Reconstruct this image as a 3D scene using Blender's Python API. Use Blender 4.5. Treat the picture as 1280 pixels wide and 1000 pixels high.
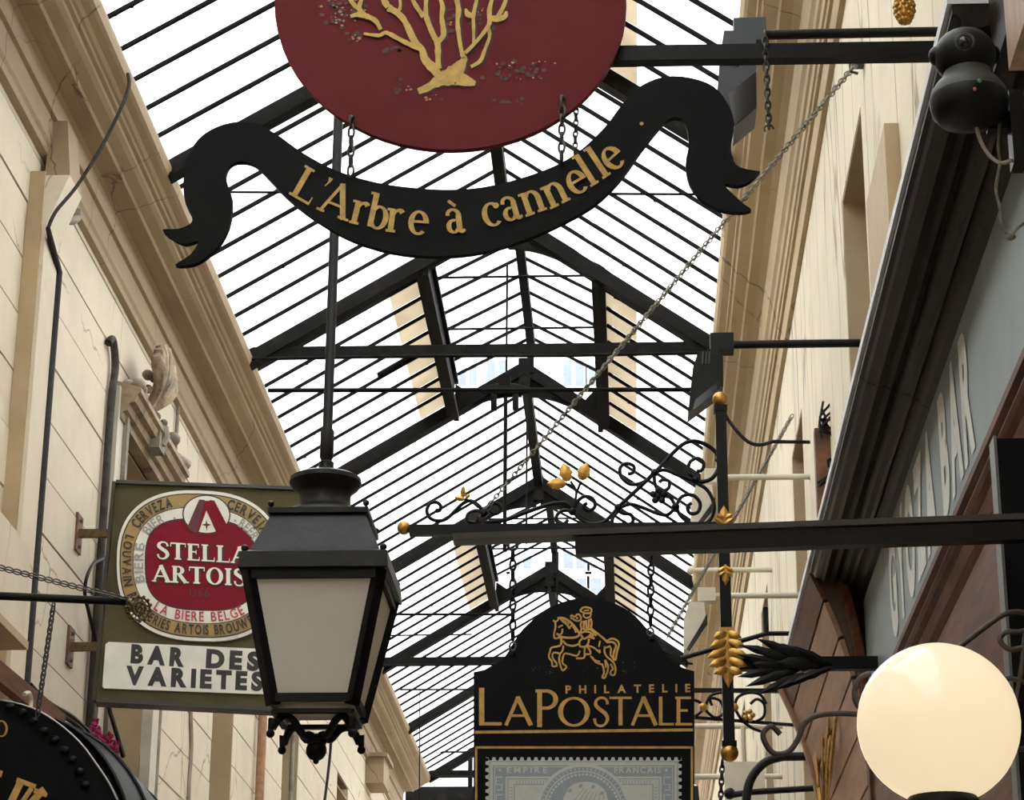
import bpy, bmesh, math, random
from mathutils import Vector as V, Matrix
random.seed(7)
PI = math.pi
for o in list(bpy.data.objects): bpy.data.objects.remove(o)
scn = bpy.context.scene
COL = scn.collection

# ------------------------------------------------------------------ camera
# photograph 1280x1000; the arcade runs along +Y, camera 1.6 m above the floor, tilted up 20 degrees
F = 2928.532
CAM = V((0.0, 0.0, 1.6))
RX = V((0.99876598, -0.01144844, -0.04832653))
RY = V((0.04931607, 0.34361132, 0.93781618))
RZ = V((0.00586901, -0.93904217, 0.34375189))
cam = bpy.data.cameras.new('camera'); camo = bpy.data.objects.new('camera', cam); COL.objects.link(camo)
cam.sensor_fit = 'HORIZONTAL'; cam.sensor_width = 36.0; cam.lens = F / 1280 * 36.0
cam.clip_start = 0.05; cam.clip_end = 300
M = Matrix(((RX.x, -RX.y, -RX.z, CAM.x), (RY.x, -RY.y, -RY.z, CAM.y), (RZ.x, -RZ.y, -RZ.z, CAM.z), (0, 0, 0, 1)))
camo.matrix_world = M
scn.camera = camo

# ------------------------------------------------------------------ overcast sky, exposure
w = bpy.data.worlds.new('overcast_sky'); scn.world = w; w.use_nodes = True
bg = w.node_tree.nodes['Background']
bg.inputs['Color'].default_value = (0.97, 0.985, 1.0, 1); bg.inputs['Strength'].default_value = 2.6
scn.view_settings.view_transform = 'Standard'; scn.view_settings.look = 'None'
scn.view_settings.gamma = 1.0; scn.view_settings.exposure = 1.2
scn.view_settings.use_curve_mapping = False

# ------------------------------------------------------------------ helpers
def ray(x, y):
    c = V((x - 640, y - 500, F))
    return V((RX.dot(c), RY.dot(c), RZ.dot(c)))
def P(x, y, X=None, Y=None, Z=None):
    """point of the sight line through photo pixel (x, y) on the plane X=, Y= or Z="""
    v = ray(x, y)
    t = (X - CAM.x) / v.x if X is not None else (Y - CAM.y) / v.y if Y is not None else (Z - CAM.z) / v.z
    return CAM + v * t
class Plane:
    def __init__(s, p0, n): s.p = V(p0); s.n = V(n).normalized()
    def at(s, x, y, o=0.0):
        v = ray(x, y); t = (s.p - CAM).dot(s.n) / v.dot(s.n)
        return CAM + v * t + s.n * o
def YP(Y): return Plane((0, Y, 0), (0, -1, 0))

class MB:
    def __init__(s): s.v = []; s.f = []; s.m = []
    def add(s, vs, fs, mi=0):
        b = len(s.v); s.v += [V(p) for p in vs]
        for f in fs: s.f.append([b + i for i in f]); s.m.append(mi)
        return s
    def box(s, lo, hi, mi=0):
        x0, y0, z0 = lo; x1, y1, z1 = hi
        return s.add([(x0,y0,z0),(x1,y0,z0),(x1,y1,z0),(x0,y1,z0),(x0,y0,z1),(x1,y0,z1),(x1,y1,z1),(x0,y1,z1)],
            [(0,3,2,1),(4,5,6,7),(0,1,5,4),(1,2,6,5),(2,3,7,6),(3,0,4,7)], mi)
    def hexa(s, a, b, mi=0):
        """two quads a (4 pts) and b (4 pts) joined"""
        return s.add(list(a) + list(b), [(3,2,1,0),(4,5,6,7),(0,1,5,4),(1,2,6,5),(2,3,7,6),(3,0,4,7)], mi)
    def beam(s, a, b, w, h, up=(0,0,1), mi=0):
        a = V(a); b = V(b); d = (b - a).normalized(); u = V(up)
        sd = d.cross(u).normalized(); u = sd.cross(d).normalized()
        q = lambda p: [p - sd*w/2 - u*h/2, p + sd*w/2 - u*h/2, p + sd*w/2 + u*h/2, p - sd*w/2 + u*h/2]
        return s.hexa(q(a), q(b), mi)
    def tube(s, pts, r, n=8, closed=False, mi=0):
        pts = [V(p) for p in pts]
        N = len(pts); rs = r if isinstance(r, (list, tuple)) else [r]*N
        up = None; rings = []
        for i, p in enumerate(pts):
            if closed: t = pts[(i+1) % N] - pts[i-1]
            else: t = pts[min(i+1, N-1)] - pts[max(i-1, 0)]
            if t.length < 1e-9: t = V((0,0,1))
            t.normalize()
            if up is None:
                up = V((0,0,1)) if abs(t.z) < .9 else V((0,1,0))
            sd = t.cross(up)
            if sd.length < 1e-6: sd = t.cross(V((1,0,0)))
            sd.normalize(); up = sd.cross(t).normalized()
            rings.append([p + (sd*math.cos(2*PI*k/n) + up*math.sin(2*PI*k/n))*rs[i] for k in range(n)])
        vs = [q for rg in rings for q in rg]; fs = []
        for i in range(N if closed else N-1):
            j = (i+1) % N
            for k in range(n):
                fs.append((i*n+k, i*n+(k+1)%n, j*n+(k+1)%n, j*n+k))
        if not closed: fs += [tuple(range(n))[::-1], tuple((N-1)*n+k for k in range(n))]
        return s.add(vs, fs, mi)
    def lathe(s, prof, c=(0,0,0), n=24, axis='Z', mi=0):
        c = V(c); vs = []; fs = []
        for r, z in prof:
            for k in range(n):
                a = 2*PI*k/n; x, y = r*math.cos(a), r*math.sin(a)
                vs.append(c + (V((x,y,z)) if axis == 'Z' else V((z,x,y)) if axis == 'X' else V((y,z,x))))
        for i in range(len(prof)-1):
            for k in range(n):
                fs.append((i*n+k, i*n+(k+1)%n, (i+1)*n+(k+1)%n, (i+1)*n+k))
        fs += [tuple(range(n))[::-1], tuple((len(prof)-1)*n+k for k in range(n))]
        return s.add(vs, fs, mi)
    def ball(s, c, r, n=16, m=10, sc=(1,1,1), mi=0):
        prof = [(max(1e-4, r*math.sin(PI*i/m)), -r*math.cos(PI*i/m)) for i in range(m+1)]
        b = len(s.v); s.lathe(prof, (0,0,0), n, mi=mi); c = V(c)
        for i in range(b, len(s.v)): s.v[i] = c + V((s.v[i].x*sc[0], s.v[i].y*sc[1], s.v[i].z*sc[2]))
        return s
    def slab(s, poly, pl, t, o=0.0, mi=0):
        """plate whose outline is given by photo pixels on the plane pl, t thick"""
        a = [pl.at(x, y, o) for x, y in poly]; b = [p - pl.n*t for p in a]; n = len(a)
        fs = [tuple(range(n))[::-1], tuple(n+i for i in range(n))] + [(i, (i+1)%n, n+(i+1)%n, n+i) for i in range(n)]
        return s.add(a + b, fs, mi)
    def flat(s, poly, pl, o=0.002, mi=0):
        a = [pl.at(x, y, o) for x, y in poly]
        return s.add(a, [tuple(range(len(a)))], mi)
    def stroke(s, pts, wd, pl, o=0.002, mi=0):
        L, R = ribbon(pts, wd); n = len(L)
        vs = [pl.at(x, y, o) for x, y in L] + [pl.at(x, y, o) for x, y in R]
        return s.add(vs, [(i, i+1, n+i+1, n+i) for i in range(n-1)], mi)
    def extrude(s, prof, y0, y1, mi=0):
        """closed (X, Z) section run along Y"""
        n = len(prof)
        vs = [(x, y0, z) for x, z in prof] + [(x, y1, z) for x, z in prof]
        fs = [tuple(range(n)), tuple(n+i for i in range(n))[::-1]] + [(i, n+i, n+(i+1)%n, (i+1)%n) for i in range(n)]
        return s.add(vs, fs, mi)
    def mesh(s, name, mats, loc=(0,0,0), smooth=None):
        me = bpy.data.meshes.new(name); L = V(loc)
        me.from_pydata([tuple(p - L) for p in s.v], [], s.f)
        for m in (mats if isinstance(mats, (list, tuple)) else [mats]): me.materials.append(m)
        me.polygons.foreach_set('material_index', s.m)
        bm = bmesh.new(); bm.from_mesh(me); bmesh.ops.recalc_face_normals(bm, faces=bm.faces); bm.to_mesh(me); bm.free()
        if smooth:
            me.polygons.foreach_set('use_smooth', [True]*len(me.polygons))
            me.set_sharp_from_angle(angle=math.radians(smooth))
        me.update()
        return me
    def build(s, name, mats, parent=None, loc=None, smooth=None):
        """one mesh object; a child sits at its parent's origin"""
        if parent is not None: L = wloc(parent)
        elif loc is not None: L = V(loc)
        elif s.v:
            L = V((sum(p.x for p in s.v)/len(s.v), sum(p.y for p in s.v)/len(s.v), min(p.z for p in s.v)))
        else: L = V((0,0,0))
        o = bpy.data.objects.new(name, s.mesh(name, mats, L, smooth)); COL.objects.link(o)
        if parent is not None: o.parent = parent
        else: o.location = L
        return o
def wloc(o):
    p = V(o.location)
    while o.parent: o = o.parent; p = p + V(o.location)
    return p
def ribbon(pts, wd):
    n = len(pts); ws = wd if isinstance(wd, (list, tuple)) else [wd]*n
    L = []; R = []
    for i in range(n):
        x0, y0 = pts[max(i-1, 0)]; x1, y1 = pts[min(i+1, n-1)]
        dx, dy = x1-x0, y1-y0; l = math.hypot(dx, dy) or 1
        nx, ny = -dy/l*ws[i]/2, dx/l*ws[i]/2
        L.append((pts[i][0]+nx, pts[i][1]+ny)); R.append((pts[i][0]-nx, pts[i][1]-ny))
    return L, R
def smooth_path(pts, k=4):
    """Catmull-Rom through the points (2-D or 3-D)"""
    d = len(pts[0]); out = []; n = len(pts)
    for i in range(n-1):
        p0, p1, p2, p3 = pts[max(i-1,0)], pts[i], pts[i+1], pts[min(i+2,n-1)]
        for j in range(k):
            t = j/k
            out.append(tuple(0.5*(2*p1[c] + (p2[c]-p0[c])*t + (2*p0[c]-5*p1[c]+4*p2[c]-p3[c])*t*t + (3*p1[c]-p0[c]-3*p2[c]+p3[c])*t**3) for c in range(d)))
    out.append(tuple(pts[-1])); return out
def tag(o, label=None, cat=None, group=None, kind=None):
    if label: o['label'] = label
    if cat: o['category'] = cat
    if group: o['group'] = group
    if kind: o['kind'] = kind
    return o
def thing(name, label, cat, loc, group=None):
    o = bpy.data.objects.new(name, None); COL.objects.link(o); o.location = loc; o.empty_display_size = .1
    return tag(o, label, cat, group)
def struct(name, loc=(0,0,0), label=None):
    o = bpy.data.objects.new(name, None); COL.objects.link(o); o.location = loc
    o['kind'] = 'structure'
    if label: o['label'] = label
    return o
def instance(src, name, parent, loc, rot=None):
    """another object on the same mesh, loc relative to the parent"""
    o = bpy.data.objects.new(name, src.data if hasattr(src, 'data') else src); COL.objects.link(o)
    o.parent = parent; o.location = loc
    if rot is not None: o.rotation_euler = rot
    return o

# ------------------------------------------------------------------ materials
def mat(name, col, rough=.6, metal=0., var=.12, scale=6., bump=0., bscale=40., col2=None, stretch=(1,1,1), spec=.5, crack=None, stain=None):
    m = bpy.data.materials.new(name); m.use_nodes = True; nt = m.node_tree; N = nt.nodes; Lk = nt.links
    b = N['Principled BSDF']; b.inputs['Roughness'].default_value = rough; b.inputs['Metallic'].default_value = metal
    b.inputs['Specular IOR Level'].default_value = spec
    geo = N.new('ShaderNodeNewGeometry'); mp = N.new('ShaderNodeMapping'); mp.inputs['Scale'].default_value = stretch
    Lk.new(geo.outputs['Position'], mp.inputs['Vector'])
    nz = N.new('ShaderNodeTexNoise'); nz.inputs['Scale'].default_value = scale; nz.inputs['Detail'].default_value = 6; nz.inputs['Roughness'].default_value = .65
    Lk.new(mp.outputs['Vector'], nz.inputs['Vector'])
    rp = N.new('ShaderNodeValToRGB'); c = V(col); c2 = V(col2) if col2 else c*(1-var*2.2)
    rp.color_ramp.elements[0].position = .32; rp.color_ramp.elements[1].position = .62
    rp.color_ramp.elements[0].color = (*c2, 1); rp.color_ramp.elements[1].color = (*c, 1)
    Lk.new(nz.outputs['Fac'], rp.inputs['Fac']); out = rp.outputs['Color']
    def mixin(fac, color, out):
        mx = N.new('ShaderNodeMix'); mx.data_type = 'RGBA'; Lk.new(fac, mx.inputs['Factor']); Lk.new(out, mx.inputs['A'])
        mx.inputs['B'].default_value = (*color, 1); return mx.outputs['Result']
    def ramp(sock, p0, p1, v0=0., v1=1.):
        r = N.new('ShaderNodeMapRange'); r.inputs['From Min'].default_value = p0; r.inputs['From Max'].default_value = p1
        r.inputs['To Min'].default_value = v0; r.inputs['To Max'].default_value = v1; Lk.new(sock, r.inputs['Value']); return r.outputs['Result']
    if stain:   # broad dirt patches: (colour, scale, threshold, amount, stretch)
        scol, ssc, th, amt, sst = stain
        m2 = N.new('ShaderNodeMapping'); m2.inputs['Scale'].default_value = sst; Lk.new(geo.outputs['Position'], m2.inputs['Vector'])
        n2 = N.new('ShaderNodeTexNoise'); n2.inputs['Scale'].default_value = ssc; n2.inputs['Detail'].default_value = 8; n2.inputs['Roughness'].default_value = .7
        Lk.new(m2.outputs['Vector'], n2.inputs['Vector'])
        out = mixin(ramp(n2.outputs['Fac'], th, th+.12, 0, amt), scol, out)
    if crack:   # thin crack lines: (colour, scale, width, stretch)
        ccol, csc, cw, cst = crack
        m3 = N.new('ShaderNodeMapping'); m3.inputs['Scale'].default_value = cst; Lk.new(geo.outputs['Position'], m3.inputs['Vector'])
        n3 = N.new('ShaderNodeTexNoise'); n3.inputs['Scale'].default_value = 3.; n3.inputs['Detail'].default_value = 5; Lk.new(m3.outputs['Vector'], n3.inputs['Vector'])
        av = N.new('ShaderNodeVectorMath'); av.operation = 'MULTIPLY_ADD'; Lk.new(n3.outputs['Color'], av.inputs[0]); av.inputs[1].default_value = (.25,.25,.25); Lk.new(m3.outputs['Vector'], av.inputs[2])
        vo = N.new('ShaderNodeTexVoronoi'); vo.feature = 'DISTANCE_TO_EDGE'; vo.inputs['Scale'].default_value = csc; Lk.new(av.outputs['Vector'], vo.inputs['Vector'])
        ln = ramp(vo.outputs['Distance'], 0, cw, 1, 0)
        n4 = N.new('ShaderNodeTexNoise'); n4.inputs['Scale'].default_value = 1.1; Lk.new(geo.outputs['Position'], n4.inputs['Vector'])
        gate = ramp(n4.outputs['Fac'], *((.36,.48) if 'cracked' in name else (.47,.57)))
        mu = N.new('ShaderNodeMath'); mu.operation = 'MULTIPLY'; Lk.new(ln, mu.inputs[0]); Lk.new(gate, mu.inputs[1])
        out = mixin(mu.outputs[0], ccol, out)
    Lk.new(out, b.inputs['Base Color'])
    if bump:
        n5 = N.new('ShaderNodeTexNoise'); n5.inputs['Scale'].default_value = bscale; n5.inputs['Detail'].default_value = 4
        Lk.new(mp.outputs['Vector'], n5.inputs['Vector'])
        bp = N.new('ShaderNodeBump'); bp.inputs['Strength'].default_value = bump; bp.inputs['Distance'].default_value = .01
        Lk.new(n5.outputs['Fac'], bp.inputs['Height']); Lk.new(bp.outputs['Normal'], b.inputs['Normal'])
    return m
def glassmat(name, col, transp, tint=(1,1,1), noise=True, front=.25):
    m = bpy.data.materials.new(name); m.use_nodes = True; nt = m.node_tree; N = nt.nodes; Lk = nt.links
    for n in list(N):
        if n.type != 'OUTPUT_MATERIAL': N.remove(n)
    out = [n for n in N if n.type == 'OUTPUT_MATERIAL'][0]
    tr = N.new('ShaderNodeBsdfTransparent'); tr.inputs['Color'].default_value = (*tint, 1)
    tl = N.new('ShaderNodeBsdfTranslucent'); tl.inputs['Color'].default_value = (*col, 1)
    gl = N.new('ShaderNodeBsdfDiffuse'); gl.inputs['Color'].default_value = (*[c*.95 for c in col], 1)
    m1 = N.new('ShaderNodeMixShader'); m1.inputs[0].default_value = front; Lk.new(tl.outputs[0], m1.inputs[1]); Lk.new(gl.outputs[0], m1.inputs[2])
    m2 = N.new('ShaderNodeMixShader'); m2.inputs[0].default_value = transp; Lk.new(m1.outputs[0], m2.inputs[1]); Lk.new(tr.outputs[0], m2.inputs[2])
    if noise:
        geo = N.new('ShaderNodeNewGeometry'); nz = N.new('ShaderNodeTexNoise'); nz.inputs['Scale'].default_value = 3.5; nz.inputs['Detail'].default_value = 5
        Lk.new(geo.outputs['Position'], nz.inputs['Vector'])
        mr = N.new('ShaderNodeMapRange'); mr.inputs['From Min'].default_value = .35; mr.inputs['From Max'].default_value = .65
        mr.inputs['To Min'].default_value = max(0, transp-.12); mr.inputs['To Max'].default_value = min(1, transp+.12)
        Lk.new(nz.outputs['Fac'], mr.inputs['Value']); Lk.new(mr.outputs['Result'], m2.inputs[0])
    Lk.new(m2.outputs[0], out.inputs['Surface'])
    return m

BROWN = (.16,.10,.06)
PLASTER_L = mat('cream_painted_render', (.76,.665,.52), .75, var=.06, scale=2.2, bump=.12, bscale=30,
    crack=((.33,.24,.16), .9, .006, (1,1,.7)), stain=((.55,.46,.34), 1.3, .60, .6, (1,1,.5)))
PLASTER_R = mat('cream_cracked_plaster', (.76,.66,.49), .75, var=.06, scale=2.5, bump=.15, bscale=25,
    crack=((.30,.22,.14), 2.6, .03, (1,1,.14)), stain=((.50,.38,.24), 1.7, .62, .6, (1,1,.35)))
CORNICE = mat('tan_cornice_paint', (.40,.295,.185), .7, var=.09, scale=1.6, stretch=(1,.4,1), bump=.08, bscale=25,
    stain=((.17,.13,.09), 1.2, .56, .7, (1,.35,1)), crack=((.12,.09,.06), 1.1, .006, (1,.7,1)))
CORNICER = mat('ochre_cornice_paint', (.50,.36,.20), .7, var=.09, scale=1.6, stretch=(1,.4,1), bump=.08, bscale=25,
    stain=((.28,.20,.12), 1.2, .58, .6, (1,.35,1)), crack=((.12,.09,.06), 1.1, .006, (1,.7,1)))
DIRTY = mat('grimy_plaster', (.36,.31,.25), .8, var=.2, scale=5, bump=.3, stain=((.13,.11,.09), 3, .5, .8, (1,1,1)))
JOINT = mat('dark_mortar_joint', (.17,.12,.08), .9, var=.2)
REVEAL = mat('tan_paint_and_reveal_shade', (.50,.37,.22), .7, var=.08, scale=3)  # shade of the window recesses put into the tan; plain tan on boxes
IRON = mat('dark_roof_iron', (.007,.006,.005), .7, var=.25, scale=8, bump=.15, spec=.08, stain=((.022,.016,.012), 4, .58, .7, (1,1,1)))
BAR = mat('black_glazing_bar_paint', (.006,.0055,.005), .7, var=.2, spec=.05)
BLACK = mat('black_gloss_paint', (.0045,.0045,.005), .4, var=.15, scale=10, spec=.18)
BLACKM = mat('black_wrought_iron', (.007,.0068,.0068), .5, var=.2, scale=14, bump=.1, spec=.22)
SIGNBLK = mat('black_sign_paint', (.0038,.0040,.0048), .6, var=.12, scale=9, spec=.12)
GOLD = mat('gilt_paint', (.64,.37,.10), .45, .25, var=.16, scale=25)
GOLDL = mat('gold_leaf_metal', (.62,.34,.08), .33, .8, var=.22, scale=30, bump=.2)
RED = mat('oxblood_sign_paint', (.15,.021,.027), .6, var=.06, scale=6, spec=.1)
OLIVE = mat('olive_sign_enamel', (.105,.088,.040), .6, var=.12, scale=5, spec=.15)
WHITE = mat('aged_white_enamel', (.90,.87,.77), .45, var=.06, scale=6)
GOLDRING = mat('ochre_print', (.42,.27,.085), .5, var=.06)
CRIMSON = mat('crimson_print', (.24,.014,.03), .6, var=.05, spec=.1)
INK = mat('black_print', (.02,.018,.016), .5, var=.05)
GREYINK = mat('grey_print', (.36,.35,.33), .5, var=.05)
REDINK = mat('red_print', (.50,.03,.05), .5, var=.05)
DARKINK = mat('dark_crimson_print', (.09,.01,.02), .5, var=.05)
CHAIN = mat('dull_steel_chain', (.09,.085,.08), .5, .6, var=.2)
CHAINL = mat('weathered_grey_chain', (.30,.27,.22), .6, .3, var=.25, scale=20)
WOODD = mat('dark_varnished_wood', (.018,.010,.006), .38, spec=.18, var=.3, scale=4, stretch=(6,.6,6))
WOODR = mat('reddish_brown_wood', (.175,.068,.036), .5, spec=.15, var=.25, scale=5, stretch=(6,.6,6))
WOODP = mat('pinkish_varnished_board', (.46,.26,.16), .55, spec=.15, var=.16, scale=4, stretch=(5,.5,5))
FASCIA = mat('grey_blue_fascia_paint', (.235,.27,.27), .45, spec=.25, var=.09, scale=2.2, stain=((.15,.175,.18), 2, .55, .6, (1,1,1)))
LETTERG = mat('pale_grey_lettering', (.70,.69,.63), .5, var=.04)
WHITEEDGE = mat('white_cornice_edge', (.80,.80,.80), .5, var=.1, scale=14)  # even white for the strip along the shop cornice edge
LAMPMETAL = mat('worn_black_lamp_metal', (.013,.0128,.0125), .45, .1, var=.3, scale=9, bump=.1, spec=.35, stain=((.045,.043,.04), 6, .56, .55, (1,1,1)))
CREAMMETAL = mat('cream_painted_metal', (.68,.62,.50), .5, var=.08)
BRASS = mat('tarnished_brass', (.16,.11,.05), .5, .6, var=.25, scale=30)
TERRA = mat('rusty_brown_metal', (.22,.085,.035), .6, var=.35, scale=8, bump=.2, stain=((.06,.04,.03), 6, .5, .8, (1,1,1)))
PLASTIC = mat('black_camera_plastic', (.008,.008,.0085), .42, var=.05, spec=.2)
PLASTICG = mat('grey_camera_plastic', (.06,.06,.056), .45, var=.05, spec=.25)
LENS = mat('camera_lens_glass', (.01,.01,.012), .08, var=0)
CABLE = mat('pale_cable_sheath', (.45,.42,.36), .6, var=.15)
STAMPB = mat('grey_blue_stamp_ink', (.33,.38,.42), .55, var=.05, scale=30)
STAMPL = mat('pale_stamp_paper', (.60,.61,.56), .55, var=.04, scale=30)
PINK = mat('magenta_petals', (.42,.02,.12), .6, var=.2)
STONE = mat('pale_floor_tile', (.34,.31,.27), .5, var=.1)
GLASS = glassmat('frosted_roof_glass', (.93,.96,.95), .45)
GLASST = glassmat('grime_stained_glass', (.46,.41,.33), .15, (.7,.65,.57))
FROST = glassmat('frosted_lamp_glass', (.95,.90,.80), .02, noise=False, front=.72)
PANE = mat('dark_window_glass', (.05,.055,.06), .1, var=.1)

# ================================================================== THE SETTING
XL, XR = -2.85, 0.95
TS = 2.87; NB = 12; NP = 9
TR = [17.2 + TS*(i-8) for i in range(NB+1)]
Y0, Y1 = TR[0], TR[NB]
#            # truss planes
RIDGE = (-.79, 8.22)
EL, ER = (-2.62, 7.118), (.72, 7.164)            # roof feet behind the cornice edges
LAN = {i for i in range(1, NB, 2)}             # bays with a raised lantern: 14.48, 19.32, 24.16 ...
def roofz(x):
    if x < RIDGE[0]: return EL[1] + (x-EL[0])/(RIDGE[0]-EL[0])*(RIDGE[1]-EL[1])
    return ER[1] + (x-ER[0])/(RIDGE[0]-ER[0])*(RIDGE[1]-ER[1])
LX0, LX1 = -1.39, -.125                          # lantern opening
LRIDGE = (-.74, 8.43); LEZ = 8.09

fl = struct('floor', (0,0,0)); MB().box((XL-.3,Y0,-.1),(XR+.5,Y1+4,0)).build('paving', STONE, fl)

# ---- left wall: courses of render with recessed joints, split at the windows
wl = struct('wall_left', (XL,0,0), 'cream rendered left wall ruled into horizontal courses')
MB().box((XL-.42,Y0,0),(XL-.34,Y1+3,7.3)).build('wall_core', JOINT, wl)
OPEN_L = [(12.22,13.42,3.7,5.93), (15.70,16.55,3.7,5.93), (19.0,19.9,3.7,5.93), (22.6,23.5,3.7,5.93), (5.0,6.2,3.7,5.93), (8.4,9.3,3.7,5.93)]
zs = [0, 3.1] + [5.19 + .2865*k for k in range(-7, 6)][0:] + [6.72]
zs = sorted(set(round(z,3) for z in zs if z <= 6.72))
ycuts = [Y0, -1.5, 2.0, 5.0, 8.4, 10.36, 12.22, 14.7, 15.7, 17.4, 19.0, 20.6, 22.6, 24.6, 26.8, Y1, Y1+3]
for zi in range(len(zs)-1):
    z0, z1 = zs[zi]+.005, zs[zi+1]-.005
    for yi in range(len(ycuts)-1):
        spans = [(ycuts[yi], ycuts[yi+1])]
        for a, b, c, d in OPEN_L:
            if z1 > c+.02 and z0 < d-.02:
                ns = []
                for s, e in spans:
                    if b <= s or a >= e: ns.append((s, e)); continue
                    if a - s > .02: ns.append((s, a))
                    if e - b > .02: ns.append((b, e))
                spans = ns
        for s, e in spans:
            zz1 = z1
            for a, b, c, d in OPEN_L: pass
            pro = .0 if zi == 0 else random.uniform(-.003, .003)
            MB().box((XL-.34, s+.001, z0), (XL+pro, e-.001, zz1)).build('course', PLASTER_L if zi else WOODD, wl)
    if zi < len(zs)-1:
        sp_ = [(Y0, Y1+3)]
        for a, b, c, d in OPEN_L:
            if c-.01 < zs[zi+1] < d+.01: sp_ = [q for s, e in sp_ for q in (((s, a-.01), (b+.01, e)) if s < a and b < e else ((s, e),))]
        for s, e in sp_:
            MB().box((XL-.33, s, zs[zi+1]-.006), (XL-.014, e, zs[zi+1]+.006)).build('joint', JOINT, wl)
n = 0
for a, b, c, d in OPEN_L:
    n += 1
    wn = struct('window_%d' % n, (XL, (a+b)/2, c))
    for nm, lo, hi in (('reveal',(XL-.30,b-.012,c),(XL-.003,b-.001,d)), ('reveal',(XL-.30,a+.001,c),(XL-.003,a+.012,d)), ('soffit',(XL-.30,a+.012,d-.012),(XL-.003,b-.012,d-.001))):
        MB().box(lo, hi).build(nm, REVEAL, wn)
    fr = MB()
    for yy in (a+.05, (a+b)/2, b-.05): fr.box((XL-.29,yy-.03,c),(XL-.24,yy+.03,d-.02))
    for zz in (c+.05, c+.8, d-.06): fr.box((XL-.288,a+.02,zz-.03),(XL-.242,b-.02,zz+.03))
    fr.build('window_frame', CREAMMETAL, wn)
    MB().box((XL-.275,a+.02,c+.02),(XL-.265,b-.02,d-.03)).build('pane', PANE, wn)

# ---- left cornice: moulded blocks butted end to end
def cornice(name, prof, back, cuts, label, CORNICE=CORNICE):
    c = struct(name, (prof[0][0],0,prof[0][1]), label)
    poly = prof + [(prof[-1][0], prof[-1][1]+.02), (back, prof[-1][1]+.02), (back, prof[0][1])]
    for a, b in zip(cuts[:-1], cuts[1:]):
        MB().extrude(poly, a+.003, b-.003).build('cornice_block', CORNICE, c)
    MB().extrude([(x + (.012 if back > prof[0][0] else -.012), z+.012) for x, z in prof] + [(back, prof[-1][1]+.01), (back, prof[0][1]+.012)], cuts[0], cuts[-1]).build('cornice_core', JOINT, c)
    return c
PL = [(XL,6.655),(-2.815,6.665),(-2.812,6.70),(-2.80,6.72),(-2.805,6.855),(-2.785,6.862),(-2.783,6.965),(-2.765,6.985),(-2.70,6.99),(-2.665,6.985),(-2.655,7.0),
      (-2.60,7.02),(-2.578,7.035),(-2.572,7.05),(-2.552,7.055),(-2.545,7.065),(-2.53,7.07),(-2.515,7.085),(-2.48,7.095),(-2.462,7.105),(-2.452,7.145)]
cornice('trim_1', PL, -3.2, [Y0,-2.2,.4,2.9,5.3,7.6,9.35,11.15,12.9,15.2,17.4,19.9,22.3,25.0,27.4,Y1], 'tan moulded cornice along the left wall')
PR = [(XR,6.595),(.925,6.60),(.92,6.72),(.905,6.725),(.90,6.745),(.89,6.75),(.888,6.81),(.875,6.82),(.868,6.85),(.85,6.87),(.838,7.04),(.80,7.06),(.745,7.075),(.735,7.09),
      (.67,7.115),(.66,7.13),(.645,7.135),(.64,7.15),(.60,7.165),(.585,7.18),(.572,7.235)]
cornice('trim_2', PR, 1.3, [Y0,-2.0,.6,3.1,5.4,8.1,9.7,11.6,13.6,15.9,18.2,20.7,23.2,25.7,Y1], 'tan moulded cornice along the right wall', CORNICER)

# ---- right wall: plaster panels around recessed windows
wr = struct('wall_right', (XR,0,0), 'cream cracked plaster right wall with recessed windows')
OPEN_R = [(1.4,2.3,4.4,5.92),(4.9,5.8,4.4,5.92),(8.43,9.335,4.4,5.92),(11.96,12.80,3.4,5.92),(15.45,16.3,3.4,5.92),(18.95,19.8,3.4,5.92),(22.4,23.3,3.4,5.92)]
ys = [Y0] + [v for o in OPEN_R for v in o[:2]] + [Y1+3]
for i in range(0, len(ys), 2):
    a, b = ys[i], ys[i+1]
    MB().box((XR,a,0),(XR+.32,b,6.70)).build('plaster_panel', PLASTER_R, wr)
for a, b, c, d in OPEN_R:
    MB().box((XR,a+.001,d),(XR+.32,b-.001,6.70)).build('plaster_panel', PLASTER_R, wr)
    MB().box((XR,a+.001,0),(XR+.32,b-.001,c)).build('plaster_panel', PLASTER_R, wr)
    n += 1
    wn = struct('window_%d' % n, (XR, (a+b)/2, c))
    for nm, lo, hi in (('reveal',(XR+.003,b-.012,c),(XR+.30,b-.001,d)), ('reveal',(XR+.003,a+.001,c),(XR+.30,a+.012,d)), ('soffit',(XR+.003,a+.012,d-.012),(XR+.30,b-.012,d-.001))):
        MB().box(lo, hi).build(nm, REVEAL, wn)
    fr = MB()
    for yy in (a+.05, (a+b)/2, b-.05): fr.box((XR+.24,yy-.03,c),(XR+.29,yy+.03,d-.02))
    for zz in (c+.05, d-.06): fr.box((XR+.242,a+.02,zz-.03),(XR+.288,b-.02,zz+.03))
    fr.build('window_frame', CREAMMETAL, wn)
    MB().box((XR+.262,a+.02,c+.02),(XR+.272,b-.02,d-.03)).build('pane', PANE, wn)
MB().box((XR+.33,Y0,0),(XR+.40,Y1+3,7.3)).build('wall_core', JOINT, wr)

# added unseen wall behind the camera blocks stray light; arcade's far end
wb = struct('back_light_stop', (0,Y0,0)); MB().box((XL-.4,Y0-.15,0),(XR+.4,Y0-.01,8.4)).build('plaster_panel', PLASTER_R, wb)
we = struct('wall_far', (0,Y1,0))
MB().box((XL-.3,Y1+3.0,0),(XR+.4,Y1+3.15,6.2)).build('plaster_panel', PLASTER_L, we)
MB().box((XL,Y1+.9,6.98),(XR,Y1+1.02,7.22)).build('end_beam', IRON, we)

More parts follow.
